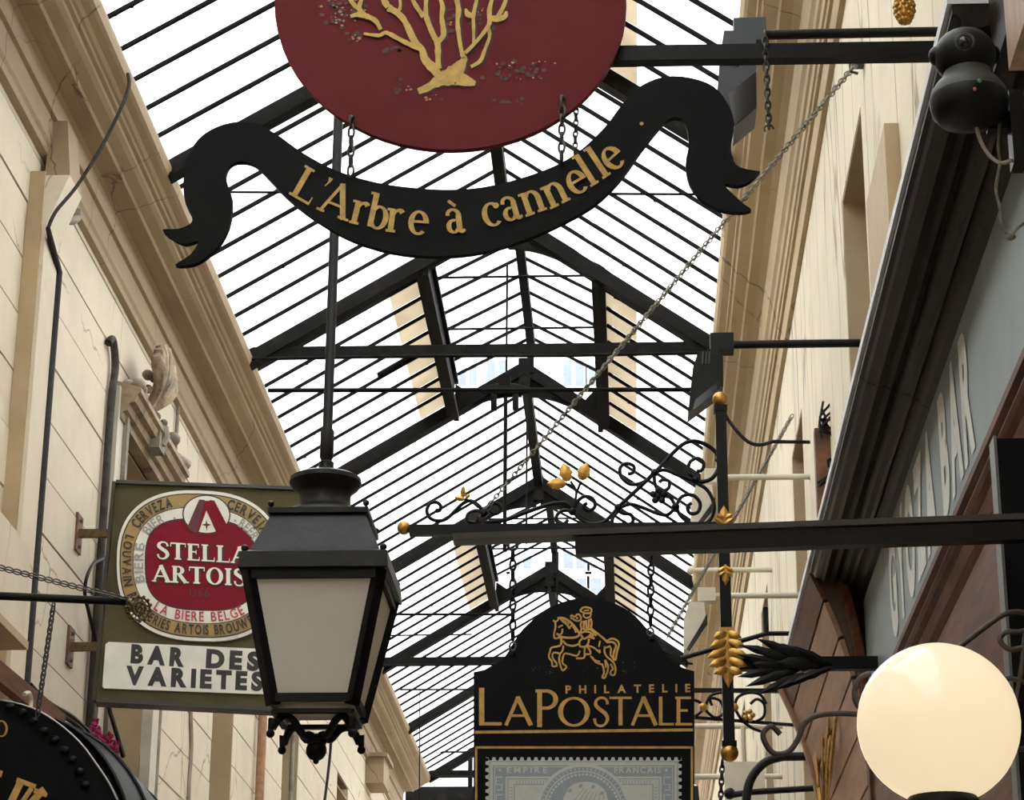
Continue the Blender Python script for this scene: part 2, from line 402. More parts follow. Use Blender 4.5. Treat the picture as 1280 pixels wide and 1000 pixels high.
# ---- glazed roof
rf = struct('ceiling', (RIDGE[0], Y0, RIDGE[1]), 'pitched iron and glass arcade roof with raised lanterns')
def slope_mesh(x0, z0, x1, z1, w, h, name, m, dy=0):
    mb = MB(); mb.beam((x0,0,z0),(x1,0,z1), w, h, (0,0,1)); return mb.mesh(name, m)
R0 = V((RIDGE[0], Y0, RIDGE[1]))
def put(me, name, y): 
    o = bpy.data.objects.new(name, me); COL.objects.link(o); o.parent = rf; o.location = V((0, y, 0)) - R0; return o
BW, BH = .019, .021
def bars_for(segs):
    return [slope_mesh(*s, BW, BH, 'glazing_bar', BAR) for s in segs]
def pane_mesh(x0, z0, x1, z1, name, m):
    h = TS/NP/2 - .010
    return MB().hexa([(x0,-h,z0+.015),(x1,-h,z1+.015),(x1,h,z1+.015),(x0,h,z0+.015)], [(x0,-h,z0+.021),(x1,-h,z1+.021),(x1,h,z1+.021),(x0,h,z0+.021)]).mesh(name, m)
AP = .21    # grimy strip of glass next to the lantern kerb
full = [(EL[0],EL[1],RIDGE[0]-.02,RIDGE[1]-.012), (RIDGE[0]+.02,RIDGE[1]-.012,ER[0],ER[1])]
part = [(EL[0],EL[1],LX0,roofz(LX0)), (LX1,roofz(LX1),ER[0],ER[1])]
lant = [(LX0-.05,LEZ-.03,LRIDGE[0]-.015,LRIDGE[1]-.01), (LRIDGE[0]+.015,LRIDGE[1]-.01,LX1+.05,LEZ-.03)]
bF, bP, bL = bars_for(full), bars_for(part), bars_for(lant)
pF = [pane_mesh(*s, 'glass_pane', GLASS) for s in full]
pP = [pane_mesh(EL[0],EL[1],LX0-AP,roofz(LX0-AP),'glass_pane',GLASS), pane_mesh(LX1+AP,roofz(LX1+AP),ER[0],ER[1],'glass_pane',GLASS)]
pS = [pane_mesh(LX0-AP,roofz(LX0-AP),LX0,roofz(LX0),'stained_pane',GLASST), pane_mesh(LX1,roofz(LX1),LX1+AP,roofz(LX1+AP),'stained_pane',GLASST)]
pL = [pane_mesh(*s, 'lantern_pane', GLASS) for s in lant]
tm = MB()   # truss: two rafters, gusset, flange
for (ex, ez) in ((-2.468, roofz(-2.468)), (.588, roofz(.588))):
    tm.beam((ex,0,ez-.055),(RIDGE[0],0,RIDGE[1]-.055), .05, .10)
    tm.beam((ex,0,ez-.105),(RIDGE[0],0,RIDGE[1]-.105), .10, .018)
    sx = -1 if ex < RIDGE[0] else 1
    pts = [(RIDGE[0], RIDGE[1]-.12)]
    for k in range(7):     # curved gusset under the apex
        t = k/6; x = RIDGE[0] + sx*(.02 + .46*t); pts.append((x, roofz(x) - .12 - .16*(1-t)**2))
    tm.extrude(pts, -.012, .012)
tm.box((RIDGE[0]-.045,-.045,RIDGE[1]-.24),(RIDGE[0]+.045,.045,RIDGE[1]+.02))
TRUSS = tm.mesh('truss', IRON)
fm = MB()   # pale flashing laid on the truss
for (ex, ez) in ((-2.45, roofz(-2.45)), (.57, roofz(.57))): fm.beam((ex,.10,ez+.03),(RIDGE[0],.10,RIDGE[1]+.03), .05, .012)
FLASH = fm.mesh('lead_flashing', CORNICE)
for i, y in enumerate(TR):
    put(TRUSS, 'truss', y)
    if i in (8, 9, 10): put(FLASH, 'lead_flashing', y)
for i in range(NB):
    y = TR[i]; la = i in LAN
    for k in range(NP):
        yc = y + TS/NP*(k+.5)
        for me in (pP if la else pF): put(me, 'glass_pane', yc)
        if la:
            for me in pS: put(me, 'stained_pane', yc)
            for me in pL: put(me, 'lantern_pane', yc)
        if k:
            for me in (bP if la else bF): put(me, 'glazing_bar', y + TS/NP*k)
        if la:
            for me in bL: put(me, 'lantern_bar', y + TS/NP*k)
    if la:
        for me in bL: put(me, 'lantern_bar', y + TS)
        for x, s in ((LX0, 1), (LX1, -1)):
            z = roofz(x)
            MB().box((min(x,x+s*.05),y-.02,z-.10),(max(x,x+s*.05),y+TS+.02,LEZ+.01)).build('lantern_kerb', IRON, rf)
            MB().box((min(x+s*.05,x+s*.09),y-.02,z-.12),(max(x+s*.05,x+s*.09),y+TS+.02,z-.07)).build('kerb_flange', IRON, rf)
            MB().box((min(x-s*.03,x+s*.08),y-.04,LEZ-.035),(max(x-s*.03,x+s*.08),y+TS+.04,LEZ+.0)).build('lantern_plate', IRON, rf)
        MB().box((LRIDGE[0]-.032,y-.03,LRIDGE[1]-.085),(LRIDGE[0]+.032,y+TS+.03,LRIDGE[1]+.01)).build('lantern_ridge', IRON, rf)
        for yy in (y+.02, y+TS-.02):
            MB().box((LRIDGE[0]-.025,yy-.02,RIDGE[1]-.1),(LRIDGE[0]+.025,yy+.02,LRIDGE[1]-.05)).build('lantern_post', IRON, rf)
        for x, s in ((LX0, 1), (LX1, -1)):      # triangular plates where kerb and truss meet
            z = roofz(x); MB().extrude([(x+s*.05,z-.09),(x+s*.24,roofz(x+s*.24)-.09),(x+s*.06,LEZ-.05)], y+TS-.015, y+TS+.015).build('corner_plate', IRON, rf)
        for yy in (y+TS*.28, y+TS*.62):
            MB().tube([(LX0+.05,yy,LEZ-.02),(LX1-.05,yy,LEZ-.02)], .009, 6).build('tie_rod', IRON, rf)
    else:
        MB().box((RIDGE[0]-.038,y+.03,RIDGE[1]-.11),(RIDGE[0]+.038,y+TS-.03,RIDGE[1]+.02)).build('ridge_beam', IRON, rf)
# soot and moss clumps caught along the glazing bars
gr = MB(); random.seed(31)
for q in range(420):
    i = random.randint(5, NB-1); la = i in LAN; y = TR[i] + TS/NP*random.randint(1, NP-1)
    x0_, z0_, x1_, z1_ = random.choice(part if la else full); t = random.random()
    r_ = random.uniform(.007, .012)
    gr.ball((x0_+(x1_-x0_)*t, y+random.uniform(-.012,.012), z0_+(z1_-z0_)*t-.006), r_, 6, 4, (1.3, 1, .9))
tag(gr.build('soot_clumps', BAR, rf), kind='stuff')
# cross ties every third truss, eaves gutters
for y in (TR[2], TR[5]-.1, TR[7]+.35, TR[10]+.25, TR[12]+.3):
    y -= .35; MB().box((EL[0],y-.03,7.165),(ER[0],y+.03,7.235)).build('tie_beam', IRON, rf)
    MB().tube([(EL[0]+.03,y-.04,7.145),(-1.4,y-.042,7.152),(-.4,y-.042,7.143),(ER[0]-.03,y-.04,7.15)], .012, 6).build('conduit', IRON, rf)
for pa, pb in (((335,488),(882,487)),):
    MB().tube([P(*pa,Y=14.9), P(*pb,Y=14.9)], .016, 6).build('tie_rod', IRON, rf)
for pa, pb, yy, r in (((246,240),(905,243),11.6,.007),((487,768),(640,768),20.9,.012),((440,795),(590,793),21.2,.008),((500,862),(600,862),24.2,.01),((525,940),(592,940),28.0,.012)):
    MB().tube([P(*pa,Y=yy), P(*pb,Y=yy)], r, 6).build('tie_rod', IRON, rf)
# hangers dropping from the tie rod and the ridges
for px, pa, pb, yy, r in ((632,496,690,15.1,.014),(697,690,1000,21.7,.010),(634,330,480,15.1,.008),(659,490,680,17.2,.008),(525,860,1000,24.2,.006),(588,935,985,29.0,.03)):
    MB().tube([P(px,pa,Y=yy), P(px-(pb-pa)*.006,pb,Y=yy)], r, 6).build('hanger_rod', IRON, rf)
hb = MB(); c0 = P(631,488,Y=15.1)
hb.tube([c0-V((.16,0,0)), c0-V((.07,0,0)), c0+V((.07,0,0)), c0+V((.16,0,0))], [.02,.05,.05,.02], 8)
for s in (-1, 1): hb.box((c0.x+s*.075-.02,c0.y-.03,c0.z-.14),(c0.x+s*.075+.02,c0.y+.03,c0.z))
hb.box((c0.x-.04,c0.y-.04,c0.z),(c0.x+.04,c0.y+.04,c0.z+.10))
hb.build('pulley_block', IRON, rf)
mb = MB(); mb.beam(P(472,470,Y=15.9), P(528,437,Y=15.9), .12, .02); mb.build('patched_strip', IRON, rf)

# ---- pale building beyond the end of the arcade, seen through the lantern gables
YB = 42.0
WALLW = mat('pale_facade_render', (.40,.40,.39), .8, var=.03)
PANEB = mat('sky_reflecting_pane', (.12,.145,.17), .5, var=.08)
FRAMEW = mat('white_window_paint', (.85,.86,.86), .6, var=.02)
b = thing('building', 'pale apartment facade glimpsed through the lantern gable above the trusses', 'building', (-1.5,YB,0))
MB().box((-9,YB,0),(8,YB+.6,26)).build('facade_wall', WALLW, b)
wins = [(574,596,454,484),(608,634,452,482),(704,730,452,484),(736,760,452,484),(574,596,392,424),(608,634,390,424),(704,730,392,424),(574,596,520,545),(704,730,520,545),
        (640,664,672,712),(704,733,672,712),(738,770,672,712),(640,664,724,770),(704,733,724,770),(738,770,724,770),(610,632,672,712)]
pm = None
for x0, x1, ya, yb in wins:
    p, q = P(x0,yb,Y=YB), P(x1,ya,Y=YB)
    f = MB(); f.box((p.x-.06,YB-.06,p.z-.06),(q.x+.06,YB,q.z+.06)); wf = f.build('window', FRAMEW, b)
    mx = (p.x+q.x)/2
    for u0, u1 in ((p.x, mx-.03), (mx+.03, q.x)):
        MB().box((u0,YB-.075,p.z),(u1,YB-.062,q.z)).build('pane', PANEB, wf)
    MB().box((p.x-.1,YB-.16,p.z-.14),(q.x+.1,YB,p.z-.08)).build('sill', FRAMEW, wf)

# ================================================================== LETTERING
_gc = {}
def bglyph(ch, bold=0.0):
    k = (ch, bold)
    if k not in _gc:
        cu = bpy.data.curves.new('g', 'FONT'); cu.body = ch; cu.size = 1.0; cu.offset = bold; cu.resolution_u = 4
        ob = bpy.data.objects.new('g', cu); COL.objects.link(ob)
        dg = bpy.context.evaluated_depsgraph_get(); ev = ob.evaluated_get(dg); me = ev.to_mesh()
        vs = [(v.co.x, v.co.y) for v in me.vertices]; fs = [tuple(p.vertices) for p in me.polygons]
        ev.to_mesh_clear(); bpy.data.objects.remove(ob); bpy.data.curves.remove(cu)
        x0 = min((v[0] for v in vs), default=0); x1 = max((v[0] for v in vs), default=.3)
        _gc[k] = ([(x-x0, y) for x, y in vs], fs, x1-x0)
    return _gc[k]
_H = None
def capH():
    global _H
    if _H is None: _H = max(v[1] for v in bglyph('H')[0])
    return _H
def text_px(mb, s, x0, y0, x1, y1, h, pl, o=.003, bold=.0, gap=.18, mi=0, wmul=1.0, lean=0.0, each=None):
    """built-in sans letters fitted between two baseline pixels, cap height h pixels"""
    H = capH(); adv = []
    for ch in s: adv.append(.32 if ch == ' ' else bglyph(ch, bold)[2] + gap)
    tot = sum(adv) - gap; dx, dy = x1-x0, y1-y0; L = math.hypot(dx, dy); ux, uy = dx/L, dy/L
    k = h/H; kx = L/tot; p = 0
    for ch, a in zip(s, adv):
        if ch != ' ':
            vs, fs, wd = bglyph(ch, bold)
            if each: mb = MB()
            mb.add([pl.at(x0 + ux*(p+x)*kx + uy*y*k + lean*y*k, y0 + uy*(p+x)*kx - ux*y*k, o) for x, y in vs], fs, mi)
            if each: mb.build('letter', each[0], each[1])
        p += a
def text_ring(mb, s, cx, cy, rx, ry, e, a0, a1, h, pl, o, mi=0, bold=.0, inward=False, shear=0.0, wmul=.9):
    """letters set round a rounded oval by arc length; angles in degrees, 0 = right, 90 = up"""
    H = capH(); k = h/H
    def pt(a):
        a = math.radians(a); c, sn = math.cos(a), math.sin(a)
        return cx + rx*math.copysign(abs(c)**(2/e), c), cy - ry*math.copysign(abs(sn)**(2/e), sn)
    pts = [pt(a0 + (a1-a0)*i/240) for i in range(241)]; cum = [0]
    for p, q in zip(pts[:-1], pts[1:]): cum.append(cum[-1] + math.hypot(q[0]-p[0], q[1]-p[1]))
    ws = [.35 if ch == ' ' else bglyph(ch, bold)[2] for ch in s]; gap = .16; tot = sum(ws) + gap*(len(s)-1); kx = cum[-1]/tot; pos = 0
    for ch, wd in zip(s, ws):
        d = (pos + wd/2)*kx; pos += wd + gap
        if ch == ' ': continue
        i = max(3, min(237, next((n for n, c in enumerate(cum) if c >= d), 240)))
        (xa, ya), (xb, yb) = pts[i-3], pts[i+3]; x, y = pts[i]; l = math.hypot(xb-xa, yb-ya); tx, ty = (xb-xa)/l, (yb-ya)/l
        nx, ny = ty, -tx     # up of the letter when reading along t
        out = []
        for u, v in bglyph(ch, bold)[0]:
            u = (u-wd/2)*kx; v = (v-H/2)*k
            X = x + tx*u + nx*v; Y = y + ty*u + ny*v
            out.append(pl.at(X, Y + shear*(X-cx), o))
        mb.add(out, bglyph(ch, bold)[1], mi)

# a small serif alphabet drawn with strokes, cap height 1
class Serif:
    def __init__(s, K=.17, t=.065, sf=.10): s.K = K; s.t = t; s.sf = sf
    def ln(s, x0, y0, x1, y1, w): L, R = ribbon([(x0,y0),(x1,y1)], w); return [L + R[::-1]]
    def poly(s, pts, w, k=5):
        q = smooth_path(pts, k); ws = w if not isinstance(w, (list,tuple)) else None
        if ws is None:
            n = len(w); m = len(q); ws = []
            for i in range(m):
                f = i/(m-1)*(n-1); j = min(int(f), n-2); ws.append(w[j] + (w[j+1]-w[j])*(f-j))
        L, R = ribbon(q, ws); return [[L[i],L[i+1],R[i+1],R[i]] for i in range(len(L)-1)]
    def ring(s, cx, cy, rx, ry, a0=0, a1=360, K=None, t=None):
        K = K or s.K; t = t or s.t; n = max(6, int(abs(a1-a0)/15)); out = []; pr = None
        for i in range(n+1):
            a = math.radians(a0 + (a1-a0)*i/n); c, sn = math.cos(a), math.sin(a)
            p = ((cx+rx*c, cy+ry*sn), (cx+(rx-K)*c, cy+(ry-t)*sn))
            if pr: out.append([pr[0], p[0], p[1], pr[1]])
            pr = p
        return out
    def foot(s, x, y=0, w=None, up=False):
        if not s.sf: return []
        h = s.t; w = (w or s.K)/2 + s.sf; y0 = y-h if up else y
        return [[(x-w,y0),(x+w,y0),(x+w,y0+h),(x-w,y0+h)]]
    def tip(s, x, y, h):      # little vertical serif at the end of an arm
        if not s.sf: return []
        return [[(x-.05,y),(x,y),(x,y+h),(x-.03,y+h)]]
    def glyph(s, c):
        K, t = s.K, s.t; q = K/2
        if c == 'L': return s.ln(q+.08,0,q+.08,1,K)+s.foot(q+.08,1,up=True)+s.foot(q+.08)+s.ln(.08,t/2,.66,t/2,t)+s.tip(.68,0,.26), .74
        if c == 'A': return s.ln(.06,0,.42,1,t*1.2)+s.ln(.40,1,.80,0,K)+s.ln(.18,.34,.64,.34,t)+s.foot(.07,0,t)+s.foot(.79), .9
        if c == 'I': return s.ln(q+.08,0,q+.08,1,K)+s.foot(q+.08)+s.foot(q+.08,1,up=True), K+.2
        if c == 'T': return s.ln(.40,0,.40,1,K)+s.ln(.02,1-t/2,.78,1-t/2,t)+s.foot(.4)+s.tip(.05,.76,.24)+s.tip(.80,.76,.24), .82
        if c == 'E': return s.ln(q+.08,0,q+.08,1,K)+s.ln(.03,t/2,.64,t/2,t)+s.ln(.03,1-t/2,.60,1-t/2,t)+s.ln(.1,.52,.48,.52,t)+s.tip(.66,0,.24)+s.tip(.62,.78,.22)+(s.tip(.5,.40,.24)), .72
        if c == 'P': return s.ln(q+.08,0,q+.08,1,K)+s.foot(q+.08)+s.ln(.03,1-t/2,.4,1-t/2,t)+s.ring(.34,.73,.33,.27,-90,90)+s.ln(.1,.46+t/2,.36,.46+t/2,t), .72
        if c == 'R': return s.ln(q+.08,0,q+.08,1,K)+s.foot(q+.08)+s.ln(.03,1-t/2,.4,1-t/2,t)+s.ring(.34,.74,.32,.26,-90,90)+s.ln(.1,.48+t/2,.36,.48+t/2,t)+s.ln(.40,.50,.74,0,K)+s.foot(.76,0,K*.6), .84
        if c == 'O': return s.ring(.44,.5,.43,.52), .9
        if c == 'S': return s.poly([(.56,.76),(.50,.93),(.32,.99),(.14,.90),(.12,.72),(.30,.56),(.48,.42),(.55,.24),(.45,.06),(.28,.0),(.12,.07),(.06,.26)], [t*1.3,t,t,K*.7,K,K,K*1.05,K*.95,K*.6,t,t,t*1.4]), .66
        if c == 'l': return s.ln(q+.08,0,q+.08,1.05,K)+s.foot(q+.08,0,K*.7)+s.ln(0,1.02,q+.1,1.02,t), K+.17
        if c == 'r': return s.ln(q+.08,0,q+.08,.70,K)+s.foot(q+.08,0,K*.7)+s.ln(0,.67,q+.1,.67,t)+s.poly([(.18,.48),(.28,.64),(.40,.66),(.46,.60)],[t,t,K*.8,K*1.0]), .54
        if c == 'b': return s.ln(q+.08,.03,q+.08,1.05,K)+s.ln(0,1.02,q+.1,1.02,t)+s.ring(.36,.34,.30,.36,-150,150), .72
        if c == 'e': return s.ring(.32,.34,.31,.37,0,312)+s.ln(.1,.37,.62,.37,t), .68
        if c == 'c': return s.ring(.32,.34,.31,.37,48,312)+s.ring(.49,.56,.09,.09,0,360,.088,.088), .62
        if c == 'a': return s.ln(.44,.06,.44,.52,K)+s.poly([(.12,.54),(.16,.66),(.30,.70),(.42,.62),(.45,.50)],[K*.7,t*1.4,t,K*.7,K])+s.ring(.27,.20,.22,.22,60,330,K*.9)+s.poly([(.44,.10),(.50,.02),(.60,.06)],[K,t*1.5,t]), .64
        if c == 'n': return s.ln(q+.08,0,q+.08,.70,K)+s.ln(0,.67,q+.1,.67,t)+s.foot(q+.08,0,K*.7)+s.ring(.36,.42,.27,.29,0,150)+s.ln(.63-q,0,.63-q,.44,K)+s.foot(.63-q,0,K*.7), .74
        if c == "'": return [[(.05,1.02),(.20,1.02),(.16,.90),(.06,.72),(.03,.73),(.09,.88)]], .26
        if c == '`': return s.ln(.20,.98,.40,.80,.09), .6
        return [], .35
    def width(s, c): return s.glyph(c)[1]
def serif_on_path(mb, items, path, pl, cap, o, font, mi=0, each=None):
    """items: (char, x pixel of the glyph's left side); path: baseline pixels; letters follow its slope"""
    for ch, x, *sc in items:
        kk = sc[0] if sc else 1.0
        polys, wd = font.glyph(ch); xc = x + wd*cap*kk/2
        for (xa, ya), (xb, yb) in zip(path[:-1], path[1:]):
            if xa <= xc <= xb: break
        f = (xc-xa)/(xb-xa); yc = ya + (yb-ya)*f
        # smoothed tangent
        def yat(xx):
            for (p, q), (r, t) in zip(path[:-1], path[1:]):
                if xx <= r: return q + (t-q)*(xx-p)/(r-p)
            return path[-1][1]
        tx, ty = 16, yat(xc+8) - yat(xc-8); l = math.hypot(tx, ty); tx /= l; ty /= l
        if each: mb = MB()
        for pg in polys:
            q = []
            for u, v in pg:
                u = (u-wd/2)*cap*kk; v = v*cap
                q.append((xc + tx*u + ty*v, yc + ty*u - tx*v))
            mb.flat(q, pl, o + 8e-5*polys.index(pg), mi)
        if each: mb.build('accent' if ch == '`' else 'letter', each[0], each[1])
def serif_line(mb, s, x0, y0, x1, y1, cap, pl, o, font, gap=.06, mi=0):
    ws = [font.width(c) for c in s]; tot = sum(ws) + gap*(len(s)-1); L = x1-x0; k = L/tot; sl = (y1-y0)/L; p = 0
    for c, wd in zip(s, ws):
        for n_, pg in enumerate(font.glyph(c)[0]):
            mb.flat([(x0+(p+u)*k, y0+sl*(p+u)*k - v*cap) for u, v in pg], pl, o + 5e-5*min(n_, 12), mi)
        p += wd + gap

def chain_links(parent, a, b, n, rw, rl, wire, material, name='link', as_mesh=None):
    """oval links from a to b, every second one turned a quarter; link objects share one mesh unless as_mesh is given"""
    a = V(a); b = V(b); d = (b-a); L = d.length; d.normalize()
    q = d.to_track_quat('Z', 'Y')
    ring = []
    for k in range(12):
        t = 2*PI*k/12; ring.append(V((rw*math.cos(t), 0, rl*math.sin(t))))
    if as_mesh is None:
        me = MB().tube(ring, wire, 5, closed=True).mesh(name, material, smooth=50); PLc = wloc(parent)
    for i in range(n):
        c = a + d*L*(i+.5)/n; r = q.to_matrix() @ Matrix.Rotation(PI/2*(i % 2) + .35, 3, 'Z')
        if as_mesh is None:
            o = bpy.data.objects.new(name, me); COL.objects.link(o); o.parent = parent
            o.location = c - PLc; o.rotation_euler = r.to_euler()
        else: as_mesh.tube([c + r @ p for p in ring], wire, 4, closed=True)

# ================================================================== SIGN WITH THE CINNAMON TREE
YA = 5.5; pa = YP(YA)
sg = thing('hanging_sign', "oxblood oval shop sign with a gilt tree above a black lettered ribbon", 'sign', P(563,320,Y=YA))
def ell(cx, cy, rx, ry, n=64, a0=0, a1=360): return [(cx+rx*math.cos(math.radians(a0+(a1-a0)*i/n)), cy+ry*math.sin(math.radians(a0+(a1-a0)*i/n))) for i in range(n)]
ov = MB().slab(ell(563,5,220,182), pa, .022).build('oval_board', RED, sg)
random.seed(3)
TREE = [  # gilt trunk and branches: polyline, widths (pixels of the 300x150 study crop -> photo)
 ([(610,490),(660,470),(720,435),(800,420)], [34,40,60,70]),
 ([(740,420),(800,395),(850,330),(855,300)], [70,90,40,22]),
 ([(820,420),(880,440),(915,450)], [80,46,22]),
 ([(740,430),(690,370),(645,320),(630,270),(590,225),(540,120),(500,75),(450,45)], [50,50,44,34,34,32,30,40]),
 ([(630,270),(560,240),(500,210),(440,180),(400,195),(320,185)], [26,26,24,22,18,12]),
 ([(410,165),(385,120),(340,95),(290,85),(250,95)], [20,28,28,26,16]),
 ([(330,90),(300,60),(300,30),(320,-20)], [20,26,22,14]),
 ([(300,60),(260,20),(240,-15)], [20,26,16]),
 ([(715,370),(715,290),(712,230),(690,190),(655,100),(650,40),(655,-20)], [34,30,34,30,28,22,20]),
 ([(712,230),(745,190),(735,100),(740,40),(720,-20)], [30,30,24,26,18]),
 ([(640,95),(600,40),(570,-15)], [26,24,16]),
 ([(850,310),(835,250),(820,130),(825,60),(810,-20)], [26,22,24,26,24]),
 ([(860,290),(910,240),(960,180),(990,130),(990,60),(1010,-20)], [18,20,22,24,24,20]),
 ([(905,235),(905,150),(905,80),(925,-10)], [14,16,20,18]),
 ([(905,90),(875,80),(862,50)], [26,30,10]),
 ([(890,360),(940,330),(965,270),(990,200),(985,150)], [18,22,20,18,18]),
 ([(985,100),(1030,105),(1070,95),(1080,65)], [30,34,30,14]),
 ([(1030,100),(1060,50),(1085,-15)], [24,22,16]),
 ([(500,75),(515,40),(510,-20)], [20,16,14]),
 ([(450,45),(430,10),(430,-20)], [30,34,24]),
]
def z4(p): return (380 + p[0]*300/1280, p[1]*300/1280)
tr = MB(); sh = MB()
for pts, wd in TREE:
    q = [z4(p) for p in pts]; q2 = smooth_path(q, 4)
    ws = []
    for i in range(len(q2)):
        f = i/(len(q2)-1)*(len(wd)-1); j = min(int(f), len(wd)-2); ws.append((wd[j]+(wd[j+1]-wd[j])*(f-j))*.2344*random.uniform(.85,1.12))
    tr.stroke(q2, ws, pa, .0035 + 1e-4*(len(tr.f) % 97)/2)
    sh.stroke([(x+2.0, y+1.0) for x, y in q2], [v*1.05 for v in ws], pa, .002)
# upper boughs of the crown continue above the picture edge
for x0, y0, x1, y1, w0 in ((423,-3,400,-60,6),(436,-4,450,-70,6),(480,-4,470,-80,6),(515,-4,505,-90,7),(534,-4,545,-95,6),(550,-4,570,-90,7),(570,-4,600,-85,6),(597,-4,620,-70,6),(617,-4,650,-60,6),(634,-4,690,-50,5)):
    q = smooth_path([(x0,y0),((x0+x1)/2+random.uniform(-6,6),(y0+y1)/2),(x1,y1)],4); tr.stroke(q, [w0*(1-.7*i/(len(q)-1)) for i in range(len(q))], pa, .0035)
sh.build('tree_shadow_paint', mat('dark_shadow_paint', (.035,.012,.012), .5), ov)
tr.build('gilt_tree', mat('gold_sign_paint', (.60,.385,.085), .5, .1, var=.14, scale=30), ov)
fo = MB()
def blot(cx, cy, sx, sy, n, r, mi):
    for i in range(n):
        x = random.gauss(cx, sx); y = random.gauss(cy, sy)
        if ((x-563)/212)**2 + ((y-5)/174)**2 > 1: continue
        rr = r*random.uniform(.4, 1.1); k = random.randint(5, 8); a0 = random.random()*6
        fo.flat([(x+rr*random.uniform(.5,1.2)*1.4*math.cos(a0+2*PI*j/k), y+rr*random.uniform(.5,1.2)*math.sin(a0+2*PI*j/k)) for j in range(k)], pa, .0016 + .0002*mi, mi)
for (cx, cy, sx, sy, nd, ng) in ((422,18,9,10,30,24),(447,45,6,6,10,8),(445,12,8,6,6,6),(565,20,5,8,8,2),(490,60,5,3,7,0),(600,20,8,10,10,4),(655,90,22,6,26,5),(640,128,10,3,8,0),(505,110,8,4,8,3),(540,124,6,3,2,4),(655,80,18,3,4,6)):
    blot(cx, cy, sx, sy, nd, 3.0, 0); blot(cx, cy, sx, sy, ng, 1.7, 1)
for k in range(26):
    blot(random.uniform(390,740), random.uniform(-140,-20), 14, 9, 8, 4.0, 0); blot(random.uniform(390,740), random.uniform(-140,-20), 14, 9, 8, 3.4, 1)
fo.build('painted_foliage', [mat('dark_leaf_paint', (.07,.022,.02), .5), mat('ochre_leaf_paint', (.45,.25,.07), .5, var=.25, scale=40)], ov)
# ribbon board, outline from the photograph
top = [(352,172),(380,192),(420,213),(470,228),(520,235),(570,237),(620,231),(680,213),(720,192),(755,160),(778,130),(800,108),(830,96),(862,97),(892,108),(910,130),(918,155),(914,180),(916,198),(925,209),(950,214)]
tail = [(938,226),(922,232),(905,230),(917,243),(930,255),(939,262),(925,265),(900,262),(878,250),(862,230),(857,205),(861,180),(858,158),(848,147),(835,149),(822,162),(800,190)]
bot = [(775,225),(740,258),(690,285),(640,305),(590,317),(540,320),(490,315),(440,300),(395,275),(360,248),(335,222),(318,206),(300,202),(287,207),(282,222),(290,248),(288,276),(278,300),(262,318),(242,330),(219,331),(238,318),(248,301),(232,305),(215,298),(203,287),(222,286),(237,280),(240,272),(232,255),(229,232),(232,205),(243,180),(262,163),(290,153),(320,154)]
rb = MB().slab(smooth_path(top,3)[:-1] + smooth_path([top[-1]]+tail,3)[:-1] + smooth_path([tail[-1]]+bot+[top[0]],3)[:-1], pa, .02).build('ribbon_board', SIGNBLK, sg)
rbw = MB(); SF = Serif(.165, .075, .085)
base = [(340,226),(358,241),(380,254),(400,264),(440,280),(490,291),(530,294),(570,292),(610,285),(660,271),(700,257),(740,234),(770,214),(800,186)]
items = [('L',359),("'",391,.9),('A',396),('r',435),('b',455),('r',481),('e',509),('a',557),('`',556),('c',606),('a',629),('n',656),('n',686),('e',715),('l',737),('l',752),('e',762)]
LETP = mat('gilt_letter_paint', (.58,.36,.08), .5, .1, var=.18, scale=40)
serif_on_path(rbw, items, base, pa, 42, .003, SF, each=(LETP, rb))
rbw.flat(ell(802,155,2.4,2.2,10), pa, .003)
rbw.build('gilt_dot', LETP, rb)
for px, ya, yb, n in ((440,150,222,6),(703,125,204,7)):
    a, bb = pa.at(px,ya,.012), pa.at(px-1,yb,.012)
    eb = MB(); eb.ball(a, .009, 10, 8); eb.tube([a, pa.at(px,ya,-.02)], .004, 6); eb.build('eye_bolt', CHAIN, sg, smooth=60)
    chain_links(sg, a, bb, n, .008, .017, .0035, CHAIN)
for px, xx, ya, yb, n in ((720,718,118,182,9),):
    m = MB(); chain_links(sg, pa.at(px,ya,-.05), pa.at(xx,yb,-.05), n, .006, .012, .0025, CHAIN, as_mesh=m); m.build('rear_chain', CHAIN, sg, smooth=60)
ba = MB(); a, bb = pa.at(700,58,-.06), pa.at(1172,51,-.06)
ba.beam(a, V((XR+.02,a.y,bb.z)), .04, .044); ba.build('bracket_bar', BLACK, sg)
mm = MB(); mm.box((a.x-.02,YA+.022,a.z-.10),(a.x+.02,YA+.05,a.z+.35)); mm.build('mounting_strap', BLACK, sg)
# short chain left hanging on the bar
m = MB(); chain_links(None, P(956,40,Y=YA+.03), P(961,160,Y=YA+.03), 15, .007, .0135, .003, CHAIN, as_mesh=m)
hk = P(961,158,Y=YA+.03); m.tube([hk+V((.012*math.cos(t),0,.012*math.sin(t)-.008)) for t in [PI*1.2*i/8 for i in range(9)]], .003, 5)
tag(m.build('chain', CHAIN, None, smooth=60), 'short dark chain dangling from the black bar of the oval tree sign', 'chain')

